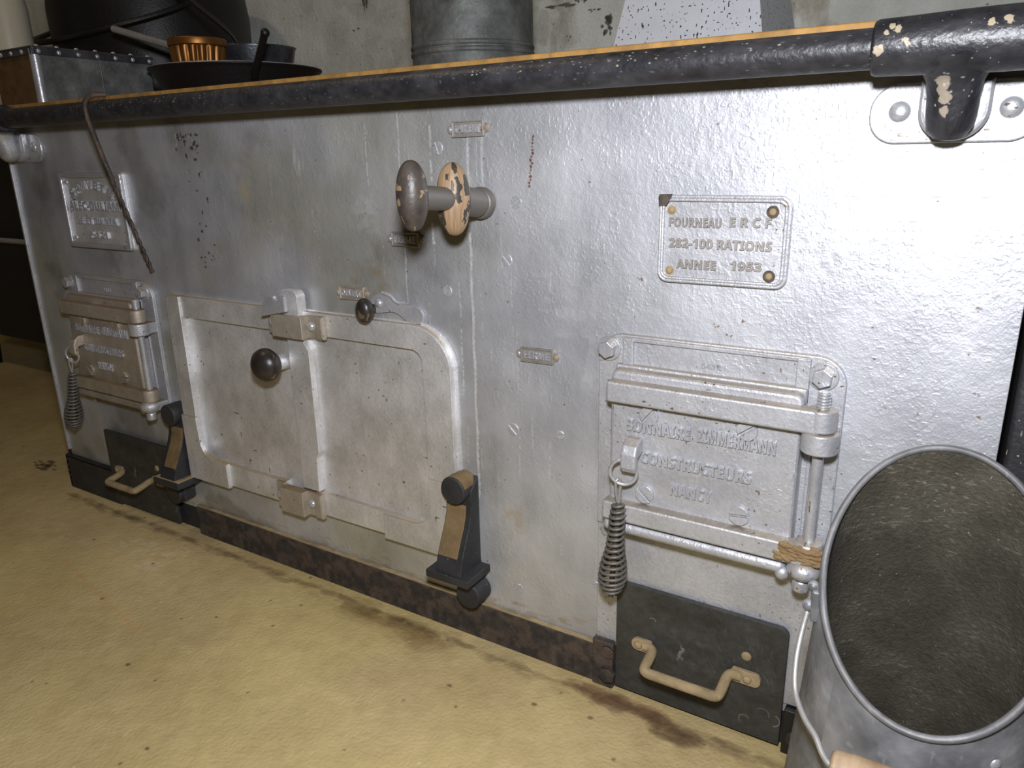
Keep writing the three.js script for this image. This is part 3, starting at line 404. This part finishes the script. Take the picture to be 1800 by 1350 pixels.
  // top latch and bottom clasp across the two doors
  const la = obj('latch', [box(-0.591, -0.571, 0.4335, 0.4645, 0.013, 0.020, 0.001), box(-0.572, -0.506, 0.4325, 0.4675, 0.0145, 0.031, 0.0012), box(-0.509, -0.482, 0.434, 0.4685, 0.013, 0.0195, 0.001), extrude(poly([[-0.4845, 0.4345], [-0.470, 0.4345], [-0.470, 0.4695], [-0.4845, 0.4695]]), 0.013, 0.0235, 0.003)], K.brown, stove, 0.4);
  obj('hook_plate', extrude(rshape(-0.556, -0.5175, 0.458, 0.5045, 0.006, 0.010, 0, 0), 0.006, 0.0235, 0.001), K.dirty, la);
  { const s = new THREE.Shape(); s.moveTo(-0.586, 0.463); s.lineTo(-0.532, 0.4745); s.lineTo(-0.532, 0.498); s.lineTo(-0.542, 0.4985); s.absarc(-0.5485, 0.4965, 0.006, 0, Math.PI, true); s.lineTo(-0.558, 0.497); s.bezierCurveTo(-0.572, 0.494, -0.586, 0.482, -0.586, 0.463); obj('cam', extrude(s, 0.030, 0.0365, 0.001), K.bright, la); }
  for (const [x, y, z] of [[-0.5805, 0.4525, 0.0195], [-0.4965, 0.4525, 0.019]]) obj('rivet', dome(x, y, z, 0.0075, 0.0065), K.bright, la);
  const cl = obj('clasp', [box(-0.617, -0.597, 0.1275, 0.1745, 0.0145, 0.0205, 0.001), box(-0.599, -0.545, 0.127, 0.171, 0.0145, 0.031, 0.0012), box(-0.548, -0.523, 0.1285, 0.171, 0.013, 0.0195, 0.001), extrude(poly([[-0.526, 0.1285], [-0.510, 0.1285], [-0.510, 0.172], [-0.526, 0.172]]), 0.013, 0.024, 0.003)], K.brown, stove, 0.9);
  for (const [x, y, z] of [[-0.608, 0.151, 0.020], [-0.535, 0.150, 0.019]]) obj('rivet', dome(x, y, z, 0.0075, 0.0065), K.bright, cl);

  // hinge blocks at the foot of the oven doors
  for (const s of [1, -1]) {
    const ox = s > 0 ? -0.2365 : -0.8795, oy = s > 0 ? 0 : 0.003, mx = (a, b) => (s > 0 ? [ox + a, ox + b] : [ox - b, ox - a]);
    const prof = [[0, 0.118], [0.054, 0.118], [0.053, 0.128], [0.046, 0.150], [0.036, 0.172], [0.027, 0.19], [0.0215, 0.206], [0.0195, 0.222], [0.019, 0.245], [0, 0.262]];
    const wedge = (a, b, pr) => { const [x0, x1] = mx(a, b); return extrude(poly(pr.map(([z, y]) => [-z, y + oy])), 0, x1 - x0, 0.0015).rotateY(Math.PI / 2).translate(x0, 0, 0); };
    const [wx0, wx1] = [-0.0215, 0.0225], [lx0, lx1] = mx(-0.036, 0.038), [px0, px1] = mx(-0.0215, 0.019);
    const h = obj('hinge_block', [wedge(wx0, wx1, prof), rod([ox, 0.2465 + oy, 0], [ox, 0.2465 + oy, 0.033], 0.0205, 0.0025), box(lx0, lx1, 0.1145 + oy, 0.1265 + oy, 0, 0.0575, 0.0015), box(...mx(-0.004, 0.026), 0.072 + oy, 0.12 + oy, 0, 0.026, 0.006, 3)], K.iron, stove, 0);
    obj('worn_face', [wedge(wx0 + 0.001, wx1 - 0.009, prof.slice(3, 8).concat(prof.slice(3, 8).reverse().map(([z, y]) => [z - 0.004, y]))).translate(0, 0, 0.0008)], K.wornBrown, h);
    if (s > 0) obj('worn_top', new THREE.CylinderGeometry(0.0208, 0.0208, 0.03, 28, 1, true, Math.PI * 0.62, Math.PI * 0.86).rotateX(Math.PI / 2).rotateZ(-0.1).translate(ox, 0.2465, 0.0155), K.wornBrown, h);
    else obj('dust_ledge', box(lx0 + 0.003, lx1 - 0.003, 0.126 + oy, 0.1285 + oy, 0.003, 0.0545, 0.001), K.dust, h);
    obj('pivot_pin', [rod([ox + s * 0.019, 0.086 + oy, 0.0], [ox + s * 0.019, 0.086 + oy, 0.034], 0.0205, 0.003)], K.iron, h);
  }
}

// ---- firebox door with its frame: built once at the right, cloned to the left end
const letterLines = [['BONNAIRE', 0.022, 0.0985, 0.3845, 0.400], ['ZIMMERMANN', 0.1065, 0.191, 0.386, 0.4015], ['CONSTRUCTEURS', 0.041, 0.168, 0.3475, 0.362], ['NANCY', 0.078, 0.1268, 0.315, 0.3295]];
function firebox(dx, dy, mFrame, mDoor, mLet, dust) {
  const frame = obj('firebox_frame', [
    extrude(rshape(-0.026, 0.2485, 0.243, 0.4915, 0.03, 0.03, 0.003, 0.003), 0, 0.0075, 0.0012, 2, 14),
    box(0.006, 0.019, 0.446, 0.4885, 0.006, 0.0125, 0.0012), box(0.2, 0.2135, 0.44, 0.4885, 0.006, 0.0125, 0.0012), box(0.006, 0.2135, 0.4845, 0.4895, 0.006, 0.0105, 0.0012),
    box(-0.001, 0.2135, 0.256, 0.458, 0.006, 0.0155, 0.003), box(0.2185, 0.2225, 0.262, 0.41, 0.006, 0.010, 0.0012),
    rod([0.2325, 0.3985, 0.031], [0.2325, 0.4205, 0.031], 0.0182, 0.002), box(0.2145, 0.2475, 0.4, 0.4195, 0.006, 0.031, 0.0015),
    ball(0.231, 0.264, 0.034, 0.018, 1, 0.72, 1), box(0.215, 0.247, 0.255, 0.272, 0.006, 0.036, 0.004),
  ], mFrame, stove, dust);
  for (const [x, y] of [[-0.0125, 0.4735], [0.2265, 0.4715]]) { const b = obj('bolt', [rod([x, y, 0.007], [x, y, 0.0105], 0.0148, 0.001), hexagon(x, y, 0.010, 0.0195, 0.0105, 0.4)], K.bright, frame, 0.7); }
  obj('bolt', dome(-0.015, 0.231, 0.0035, 0.0075, 0.004), mFrame, frame);
  obj('number', text('6412', 0.0985, 0.1215, 0.4635, 0.4702, 0.007, 0.0016), K.bright, frame);
  const door = obj('firebox_door', [
    extrude(rshape(0.0, 0.2135, 0.254, 0.4555, 0.010), 0.0145, 0.0305, 0.0045, 3, 8),
    box(0.001, 0.2105, 0.434, 0.456, 0.0145, 0.030, 0.007, 4),
  ], mDoor, stove, dust);
  obj('number', text('5553', 0.0935, 0.116, 0.4412, 0.4472, 0.0298, 0.0014), K.bright, door);
  obj('hinge_strap', [box(0.0, 0.2335, 0.4195, 0.4448, 0.026, 0.0445, 0.0035, 3), rod([0.2325, 0.4212, 0.031], [0.2325, 0.4452, 0.031], 0.0145, 0.0025)], mDoor, door, dust);
  obj('hinge_strap', [box(-0.003, 0.2335, 0.2705, 0.2945, 0.026, 0.0445, 0.0035, 3), rod([0.2325, 0.2725, 0.031], [0.2325, 0.2965, 0.031], 0.0148, 0.0035)], mDoor, door, dust);
  obj('lower_rib', [cyl([0.003, 0.259, 0.0315], [0.2035, 0.259, 0.0315], 0.0078, 0.0078, 20), ball(0.003, 0.259, 0.0315, 0.0078), ball(0.2035, 0.259, 0.0315, 0.0078), ball(0.2085, 0.2525, 0.033, 0.0075, 1, 1.1, 1)], mDoor, door);
  for (const [s, x0, x1, y0, y1] of letterLines) obj('lettering', text(s, x0, x1, y0, y1, 0.0302, 0.0034), mLet, door);
  for (const [x, y, a] of [[0.049, 0.4065, 0.9], [0.160, 0.4085, 0.65], [0.047, 0.308, 2.4], [0.158, 0.308, 0.1]]) obj('screw', slot(x, y, 0.0303, 0.0112, a, 0.0042), mDoor, door);
  const bead = []; for (let i = 0; i < 5; i++) bead.push(0.4475 + i * 0.0033);
  obj('hinge_pin', [cyl([0.2325, 0.25, 0.031], [0.2325, 0.4625, 0.031], 0.0058, 0.0058, 20), ...bead.map((y) => new THREE.TorusGeometry(0.0058, 0.0009, 6, 20).rotateX(Math.PI / 2).translate(0.2325, y, 0.031)), rod([0.229, 0.236, 0.034], [0.229, 0.252, 0.034], 0.009, 0.004)], K.bright, door);
  obj('lug', [extrude(poly([[-0.030, 0.3785], [-0.040, 0.3785], [-0.049, 0.372], [-0.053, 0.362], [-0.054, 0.346], [-0.050, 0.340], [-0.045, 0.341], [-0.044, 0.356], [-0.030, 0.360]]), 0, 0.019, 0.0025, 3).rotateY(Math.PI / 2).translate(0.0235, 0, 0)], mDoor, door, 0.5);
  // wire-wound pull: ring, link and bulging spring
  const ring = obj('ring', new THREE.TorusGeometry(0.0148, 0.0021, 10, 48).scale(1.05, 1.05, 1).rotateY(0.25).translate(0.0265, 0.3385, 0.049), K.bright, door);
  const pts = [], turns = 17, N = turns * 24, axis = (y) => [0.0128 + (y - 0.17) * 0.062, 0.047];
  const prof = (t) => { const y = [[0, 0.0066], [0.12, 0.0085], [0.35, 0.0088], [0.5, 0.0105], [0.68, 0.0152], [0.82, 0.0162], [0.93, 0.0125], [1, 0.0065]]; for (let i = 1; i < y.length; i++) if (t <= y[i][0]) { const k = (t - y[i - 1][0]) / (y[i][0] - y[i - 1][0]); return mix(y[i - 1][1], y[i][1], k); } return 0.0065; };
  for (let i = 0; i <= N; i++) { const t = i / N, y = 0.296 - 0.124 * t, r = prof(t), a = i / 24 * Math.PI * 2, [ax, az] = axis(y); pts.push([ax + r * Math.cos(a), y, az + r * Math.sin(a)]); }
  obj('spring_handle', [tube(pts, 0.0021, N, 7), cyl([axis(0.296)[0], 0.298, 0.047], [axis(0.166)[0], 0.166, 0.047], 0.0035, 0.0035, 10)], K.spring, door);
  obj('link', [tube([[0.0185, 0.326, 0.0525], [0.0202, 0.3285, 0.0495], [0.0222, 0.326, 0.0475], [0.0218, 0.312, 0.0475], [0.0208, 0.294, 0.047]], 0.0019, 32, 8), tube([[0.0185, 0.326, 0.0525], [0.0185, 0.312, 0.0505], [0.0200, 0.294, 0.047]], 0.0019, 24, 8)], K.wire, door);
  for (const o of [frame, door]) o.position.set(dx, dy, 0);
  return door;
}
firebox(0, 0, K.casting, K.casting, K.casting, 0.75);
const leftDoor = firebox(-1.155, -0.002, K.cast, K.brown, K.bright, 0.9);
for (const o of leftDoor.children) if (['ring', 'link', 'spring_handle'].includes(o.name)) { const P = V(0.03, 0.356, 0.049), q = new THREE.Quaternion().setFromAxisAngle(V(0, 0, 1), -0.24); o.quaternion.copy(q); o.position.copy(P.clone().sub(P.clone().applyQuaternion(q))); }
leftDoor.userData.label = 'firebox door under brown grime';
// flaked rust on the right door's lower hinge
{ const d = stove.children.find((o) => o.name === 'firebox_door'), r = rng(31), gs = []; for (let i = 0; i < 70; i++) gs.push(new THREE.IcosahedronGeometry(0.0022 + 0.0026 * r(), 1).scale(1.7, 0.7, 0.8).rotateZ(-0.5 + r()).translate(0.205 + 0.041 * r(), 0.276 + 0.018 * r(), 0.0425 + 0.003 * r())); obj('rust_crust', gs, new THREE.MeshStandardMaterial({ vertexColors: true, map: dustMap, color: new THREE.Color(0.78, 0.68, 0.58), roughness: 0.95 }), d); }

// ---- ash drawers
function ashDrawer(dx) {
  const d = obj('ash_drawer', [extrude(rshape(0.005, 0.219, 0.007, 0.168, 0.002, 0.011, 0.002, 0.001), 0.004, 0.0105, 0.001)], K.drawer, stove);
  const h = obj('handle', [tube([[0.046, 0.0868, 0.0142], [0.053, 0.0867, 0.0145], [0.0575, 0.086, 0.017], [0.0592, 0.0845, 0.022], [0.0596, 0.0822, 0.033], [0.060, 0.0802, 0.044], [0.0615, 0.079, 0.0498], [0.066, 0.0785, 0.0518], [0.080, 0.0783, 0.052], [0.108, 0.0784, 0.052], [0.136, 0.0788, 0.052], [0.148, 0.079, 0.0518], [0.1525, 0.0796, 0.0498], [0.154, 0.081, 0.044], [0.1546, 0.0836, 0.033], [0.155, 0.0866, 0.022], [0.157, 0.0885, 0.017], [0.162, 0.0894, 0.0145], [0.17, 0.0895, 0.0142]], 0.0064, 110, 12),
    extrude(rshape(0.029, 0.056, 0.0775, 0.095, 0.008, 0.003, 0.003, 0.008), 0.010, 0.0155, 0.001), extrude(rshape(0.158, 0.193, 0.080, 0.0985, 0.003, 0.008, 0.008, 0.003), 0.010, 0.0155, 0.001)], K.dust, d);
  for (const [x, y] of [[0.0385, 0.086], [0.1775, 0.0885]]) obj('rivet', dome(x, y, 0.015, 0.0056, 0.004), K.dust, d);
  obj('rivet', dome(0.1735, 0.1165, 0.010, 0.0062, 0.004), K.dust, d);
  d.position.x = dx; return d;
}
ashDrawer(0); ashDrawer(-1.151);

// ---------------------------------------------------------------- the rod hooked over the guard rail
{
  const p = [[-0.862, 0.797, 0.058], [-0.872, 0.7955, 0.073], [-0.884, 0.788, 0.0795], [-0.8895, 0.775, 0.0795], [-0.891, 0.755, 0.0755], [-0.892, 0.72, 0.067], [-0.893, 0.66, 0.051], [-0.893, 0.60, 0.034], [-0.8925, 0.55, 0.020], [-0.892, 0.509, 0.0085]];
  const pk = thing('hooked_rod', 'thin rusty twisted iron rod hooked over the guard rail beside the left name plate', 'rod', [0, 0, 0]);
  obj('hook', tube(p.slice(0, 7), 0.0042, 80, 10), K.cord, pk);
  const c = new THREE.CatmullRomCurve3(p.slice(5).map((q) => V(...q))), tw = [0, Math.PI].map((ph) => { const s = []; for (let i = 0; i <= 120; i++) { const t = i / 120, q = c.getPoint(t), a = ph + t * 40; s.push([q.x + 0.0016 * Math.cos(a), q.y, q.z + 0.0016 * Math.sin(a)]); } return tube(s, 0.0027, 240, 8); });
  obj('twisted_shaft', tw, K.cord, pk);
}

// ---------------------------------------------------------------- coal scuttle in front of the stove at the right
{
  const sc = thing('coal_scuttle', 'galvanised coal scuttle with slanted open mouth and sooty inside, in front of the stove', 'scuttle', [0.351, 0, 0.2]);
  const R = (y) => 0.1046 - 0.0684 * y, A = 1.0183, B = 0.0339, YC = 0.3833;
  const rimAt = (a) => { const s = A * Math.sin(a) + B * Math.cos(a), r = (0.1046 - 0.0684 * YC) / (1 - 0.0684 * s); return [r, YC - s * r]; };
  const skin = (off, y0, flip) => { const nu = 120, nv = 30, pos = [], idx = []; for (let j = 0; j <= nv; j++) for (let i = 0; i <= nu; i++) { const a = i / nu * Math.PI * 2, [, yr] = rimAt(a), y = y0 + (yr - y0) * j / nv, r = R(y) + off + 0.0008 * Math.sin(3 * a + 9 * y); pos.push(r * Math.cos(a), y, r * Math.sin(a)); } for (let j = 0; j < nv; j++) for (let i = 0; i < nu; i++) { const p = j * (nu + 1) + i, q = p + nu + 1; flip ? idx.push(p, p + 1, q, p + 1, q + 1, q) : idx.push(p, q, p + 1, p + 1, q, q + 1); } const g = new THREE.BufferGeometry(); g.setAttribute('position', new THREE.Float32BufferAttribute(pos, 3)); g.setAttribute('uv', new THREE.Float32BufferAttribute(new Float32Array(pos.length / 3 * 2), 2)); g.setIndex(idx); g.computeVertexNormals(); return g; };
  obj('body', [skin(0, 0, false), new THREE.CircleGeometry(0.1046, 60).rotateX(Math.PI / 2).translate(0, 0.004, 0), lathe([[0.105, 0], [0.1075, 0.002], [0.1075, 0.008], [0.105, 0.010]], 60)], K.galv, sc);
  obj('interior', [skin(-0.0012, 0.012, true), new THREE.CircleGeometry(0.103, 60).rotateX(-Math.PI / 2).translate(0, 0.0125, 0)], K.soot, sc);
  const rp = []; for (let i = 0; i < 72; i++) { const a = i / 72 * Math.PI * 2, [r, y] = rimAt(a); rp.push([r * Math.cos(a), y, r * Math.sin(a)]); }
  obj('rolled_rim', tube(rp, 0.0029, 200, 10, true), K.rimZinc, sc);
  const earA = [Math.PI * 0.93, Math.PI * 0.07];
  for (const a of earA) { const y = 0.338, r = R(y); obj('ear', [box(-0.002, 0.005, -0.012, 0.016, -0.008, 0.008, 0.002).rotateY(-a).translate(r * Math.cos(a), y, r * Math.sin(a)), ball(0.006, -0.001, 0, 0.0052).rotateY(-a).translate(r * Math.cos(a), y, r * Math.sin(a)), ball(0.004, 0.017, 0, 0.0048).rotateY(-a).translate(r * Math.cos(a), y, r * Math.sin(a))], K.galv, sc); }
  const bail = [[-0.0855, 0.335, 0.018], [-0.0875, 0.315, 0.028], [-0.087, 0.296, 0.044], [-0.0825, 0.2815, 0.060], [-0.0715, 0.275, 0.078], [-0.061, 0.272, 0.090], [-0.053, 0.267, 0.101], [-0.046, 0.2655, 0.1065]], wires = bail.map((p) => [...p]);
  const other = bail.map(([x, y, z]) => [-x, y, z]).reverse();
  obj('bail', [tube(wires.concat([[0, 0.2655, 0.108]], other), 0.0023, 160, 9)], K.wire, sc);
  obj('grip', lathe([[0.003, -0.047], [0.0105, -0.047], [0.0128, -0.044], [0.0138, -0.03], [0.0142, 0], [0.0138, 0.03], [0.0128, 0.044], [0.0105, 0.047], [0.003, 0.047]], 36).rotateZ(Math.PI / 2).translate(0, 0.2655, 0.1075), K.wood, sc);
  for (const a of [0.9]) { const y = 0.282, r = R(y); obj('rivet', dome(0, 0, r - 0.0004, 0.0042, 0.002).rotateY(Math.PI / 2 - a).translate(0, y, 0), K.bright, sc); }
}

// ---------------------------------------------------------------- things standing on the stove
const TOP = 0.801;
{ // riveted water tank at the left
  const t = thing('water_tank', 'riveted rectangular metal tank with bright corner on the left end of the stove', 'tank', [-1.36, TOP, -0.19]);
  obj('front_wall', box(-0.078, 0.076, 0, 0.112, 0.121, 0.125, 0.0015), K.brownIron, t).userData.label = 'rusty brown front wall';
  obj('side_wall', box(0.074, 0.078, 0, 0.112, -0.124, 0.121, 0.0015), K.oldGalv, t);
  obj('side_wall', box(-0.082, -0.078, 0, 0.112, -0.124, 0.121, 0.0015), K.oldGalv, t);
  obj('back_wall', box(-0.078, 0.074, 0, 0.112, -0.128, -0.124, 0.0015), K.oldGalv, t);
  obj('corner_strip', [rod([0.0725, 0, 0.1195], [0.0725, 0.110, 0.1195], 0.0098, 0.001)], K.bright, t);
  obj('seam', rod([0.0785, 0, -0.008], [0.0785, 0.108, -0.008], 0.002, 0.0004, 12), K.oldGalv, t);
  obj('lid', [box(-0.086, 0.082, 0.108, 0.114, -0.132, 0.129, 0.0015)], K.tin, t);
  obj('edge_bar', [box(0.0775, 0.0825, 0.098, 0.112, -0.128, 0.127, 0.001), box(-0.084, 0.08, 0.098, 0.112, 0.1245, 0.129, 0.001)], K.tin, t);
  for (let i = 0; i < 7; i++) { const z = 0.116 - i * 0.0395; obj('rivet', [dome(0, 0, 0, 0.0045, 0.0035).rotateY(Math.PI / 2).translate(0.0825, 0.104, z)], K.bright, t); obj('rivet', [dome(0, 0, 0, 0.0045, 0.0035).rotateX(-Math.PI / 2).translate(0.077, 0.114, z)], K.bright, t); }
  for (let i = 0; i < 4; i++) obj('rivet', dome(0.045 - i * 0.04, 0.104, 0.129, 0.0045, 0.0035), K.bright, t);
}
{ // wide black pan with lid
  const p = thing('black_pan', 'wide shallow black iron pan with upturned handle standing on the stove', 'pan', [-1.1, TOP, -0.4]);
  obj('body', lathe([[0, 0.001], [0.13, 0.001], [0.14, 0.006], [0.172, 0.070], [0.181, 0.0765], [0.1815, 0.0795], [0.176, 0.0795], [0.168, 0.074], [0.136, 0.010], [0, 0.008]], 72), K.deep, p);
  obj('rim', new THREE.TorusGeometry(0.1785, 0.0022, 8, 120).rotateX(Math.PI / 2).translate(0, 0.0790, 0), K.bright, p);
  obj('handle', [tube([[0.150, 0.045, 0.085], [0.175, 0.064, 0.1], [0.2, 0.084, 0.11], [0.225, 0.104, 0.12], [0.24, 0.118, 0.126]], 0.007, 40, 12).scale(1, 1, 1), ball(0.243, 0.120, 0.127, 0.0085)], K.deep, p);
  const l = thing('pan_lid', 'flat dark lid with bright rim lying on the wide black pan', 'lid', [-1.1, TOP + 0.0797, -0.4]);
  obj('disc', lathe([[0, 0.0005], [0.158, 0.0005], [0.1585, 0.003], [0.15, 0.0042], [0.05, 0.006], [0, 0.006]], 64), K.tin, l);
}
{ // fluted copper mould
  const m = thing('copper_mould', 'small fluted copper mould standing on the lid of the black pan', 'mould', [-1.125, TOP + 0.0862, -0.325]);
  const n = 18, flute = (r, y, amp, j) => { const a = []; for (let i = 0; i < 144; i++) { const t = i / 144 * Math.PI * 2; a.push([(r + amp * Math.abs(Math.sin(t * n / 2 + 0.05 * j)) - amp / 2) * Math.cos(t), y, (r + amp * Math.abs(Math.sin(t * n / 2 + 0.05 * j)) - amp / 2) * Math.sin(t)]); } return a; };
  const rows = [flute(0.050, 0, 0.004, 0), flute(0.051, 0.004, 0.006, 0), flute(0.0525, 0.018, 0.006, 2), flute(0.054, 0.033, 0.006, 4), flute(0.055, 0.036, 0, 0)], pos = [], idx = [];
  rows.forEach((r) => r.forEach((q) => pos.push(...q))); for (let j = 0; j < rows.length - 1; j++) for (let i = 0; i < 144; i++) { const a = j * 144 + i, b = j * 144 + (i + 1) % 144; idx.push(a, a + 144, b, b, a + 144, b + 144); }
  const g = new THREE.BufferGeometry(); g.setAttribute('position', new THREE.Float32BufferAttribute(pos, 3)); g.setAttribute('uv', new THREE.Float32BufferAttribute(new Float32Array(pos.length / 3 * 2), 2)); g.setIndex(idx); g.computeVertexNormals();
  obj('fluted_wall', g, K.copper, m);
  obj('rim', lathe([[0.050, 0.035], [0.0575, 0.035], [0.059, 0.037], [0.059, 0.048], [0.0575, 0.0505], [0.054, 0.0505], [0.053, 0.046], [0.050, 0.044], [0.0, 0.043]], 60), K.copper, m);
}
{ // tinned frying pan behind
  const p = thing('frying_pan', 'grey tinned frying pan with long bright handle behind the copper mould', 'pan', [-1.115, TOP + 0.0862, -0.468]);
  obj('body', lathe([[0, 0], [0.075, 0], [0.08, 0.003], [0.0885, 0.0425], [0.0915, 0.0455], [0.0875, 0.0455], [0.078, 0.006], [0, 0.004]], 60), K.tin, p);
  obj('handle', [tube([[-0.086, 0.036, 0.012], [-0.14, 0.046, 0.02], [-0.24, 0.066, 0.03], [-0.34, 0.092, 0.034], [-0.46, 0.124, 0.036]], 0.0085, 60, 14), ball(-0.462, 0.1245, 0.036, 0.0085)], K.bright, p);
  const l = thing('ladle', 'dark iron ladle standing in the frying pan with its long handle leaning left', 'ladle', [-1.115, TOP + 0.0862, -0.468]);
  obj('bowl', lathe([[0, 0.0045], [0.02, 0.0065], [0.031, 0.015], [0.034, 0.027], [0.032, 0.027], [0.029, 0.017], [0.018, 0.009], [0, 0.007]], 32).translate(-0.01, 0, 0), K.deep, l);
  obj('handle', [tube([[-0.038, 0.022, 0], [-0.043, 0.045, 0], [-0.065, 0.075, 0], [-0.2, 0.165, 0], [-0.38, 0.29, 0]], 0.006, 40, 10)], K.deep, l);
  obj('rivet', ball(-0.043, 0.046, 0.006, 0.0045), K.bright, l);
}
{ // galvanised bucket
  const b = thing('milk_can', 'dull galvanised metal can with ridged bands on the stove in front of the wall', 'can', [-0.575, TOP, -0.55]);
  obj('body', lathe([[0, 0], [0.116, 0], [0.119, 0.003], [0.1205, 0.06], [0.1205, 0.1], [0.1205, 0.36], [0.112, 0.40], [0.07, 0.45], [0.066, 0.455], [0.066, 0.5], [0.061, 0.5], [0.06, 0.45]], 72), K.oldGalv, b);
  for (const y of [0.082, 0.094, 0.195]) obj('band', lathe([[0.1200, y - 0.005], [0.1225, y - 0.0035], [0.1235, y], [0.1225, y + 0.0035], [0.1200, y + 0.005]], 72), K.oldGalv, b);
}
{ // tapered canister
  const c = thing('tapered_canister', 'pale speckled tapered square canister on the stove near the right bracket', 'canister', [-0.095, TOP, -0.55]);
  const w = 0.1305, t = 0.2, h = 0.3, k = (y) => w - t * y * 0.95;
  const g = new THREE.CylinderGeometry(k(h) * Math.SQRT2, w * Math.SQRT2, h, 4, 1).rotateY(Math.PI / 4).translate(0, h / 2, 0).toNonIndexed(); g.computeVertexNormals();
  obj('body', g, K.speck, c);
  obj('lid', [box(-k(h) - 0.004, k(h) + 0.004, h - 0.002, h + 0.016, -k(h) - 0.004, k(h) + 0.004, 0.004), rod([0, h + 0.015, 0], [0, h + 0.04, 0], 0.014, 0.004)], K.speck, c);
}

// ---------------------------------------------------------------- neighbours
{ // dark range further left
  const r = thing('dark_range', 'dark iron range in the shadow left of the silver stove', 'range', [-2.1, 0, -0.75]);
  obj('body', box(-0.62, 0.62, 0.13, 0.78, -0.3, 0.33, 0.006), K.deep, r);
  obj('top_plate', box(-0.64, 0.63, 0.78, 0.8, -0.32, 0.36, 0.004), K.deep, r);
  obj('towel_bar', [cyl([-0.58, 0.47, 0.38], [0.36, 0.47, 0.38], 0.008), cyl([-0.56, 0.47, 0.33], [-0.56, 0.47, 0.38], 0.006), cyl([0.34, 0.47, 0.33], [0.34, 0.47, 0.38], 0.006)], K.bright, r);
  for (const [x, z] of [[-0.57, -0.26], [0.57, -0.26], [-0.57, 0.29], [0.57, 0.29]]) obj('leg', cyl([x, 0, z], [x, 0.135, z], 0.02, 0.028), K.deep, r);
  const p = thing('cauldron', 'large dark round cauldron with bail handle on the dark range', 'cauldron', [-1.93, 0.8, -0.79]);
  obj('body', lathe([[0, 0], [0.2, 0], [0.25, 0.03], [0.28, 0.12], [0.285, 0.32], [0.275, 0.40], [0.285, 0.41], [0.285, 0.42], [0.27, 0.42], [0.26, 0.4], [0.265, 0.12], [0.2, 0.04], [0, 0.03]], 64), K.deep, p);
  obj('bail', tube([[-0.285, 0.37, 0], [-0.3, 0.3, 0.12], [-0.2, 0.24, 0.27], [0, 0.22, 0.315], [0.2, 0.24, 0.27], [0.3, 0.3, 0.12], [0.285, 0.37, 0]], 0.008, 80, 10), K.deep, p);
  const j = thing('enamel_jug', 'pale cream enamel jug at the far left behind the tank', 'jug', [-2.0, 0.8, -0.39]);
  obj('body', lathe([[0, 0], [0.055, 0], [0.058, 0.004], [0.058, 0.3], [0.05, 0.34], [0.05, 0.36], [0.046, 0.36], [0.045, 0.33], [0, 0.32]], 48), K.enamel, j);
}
{ // black stove at the right
  const r = thing('black_stove', 'black iron stove side with scratched paint just right of the silver stove', 'stove', [0.72, 0, -0.42]);
  obj('body', box(-0.328, 0.328, 0.03, 0.78, -0.4, 0.395, 0.006), K.iron, r);
  obj('base', box(-0.32, 0.32, 0, 0.03, -0.39, 0.385, 0.002), K.deep, r);
  obj('bolt', dome(-0.322 + 0.012, 0.507, 0.3945, 0.009, 0.005), K.dust, r);
}
renderer.render(scene, camera);
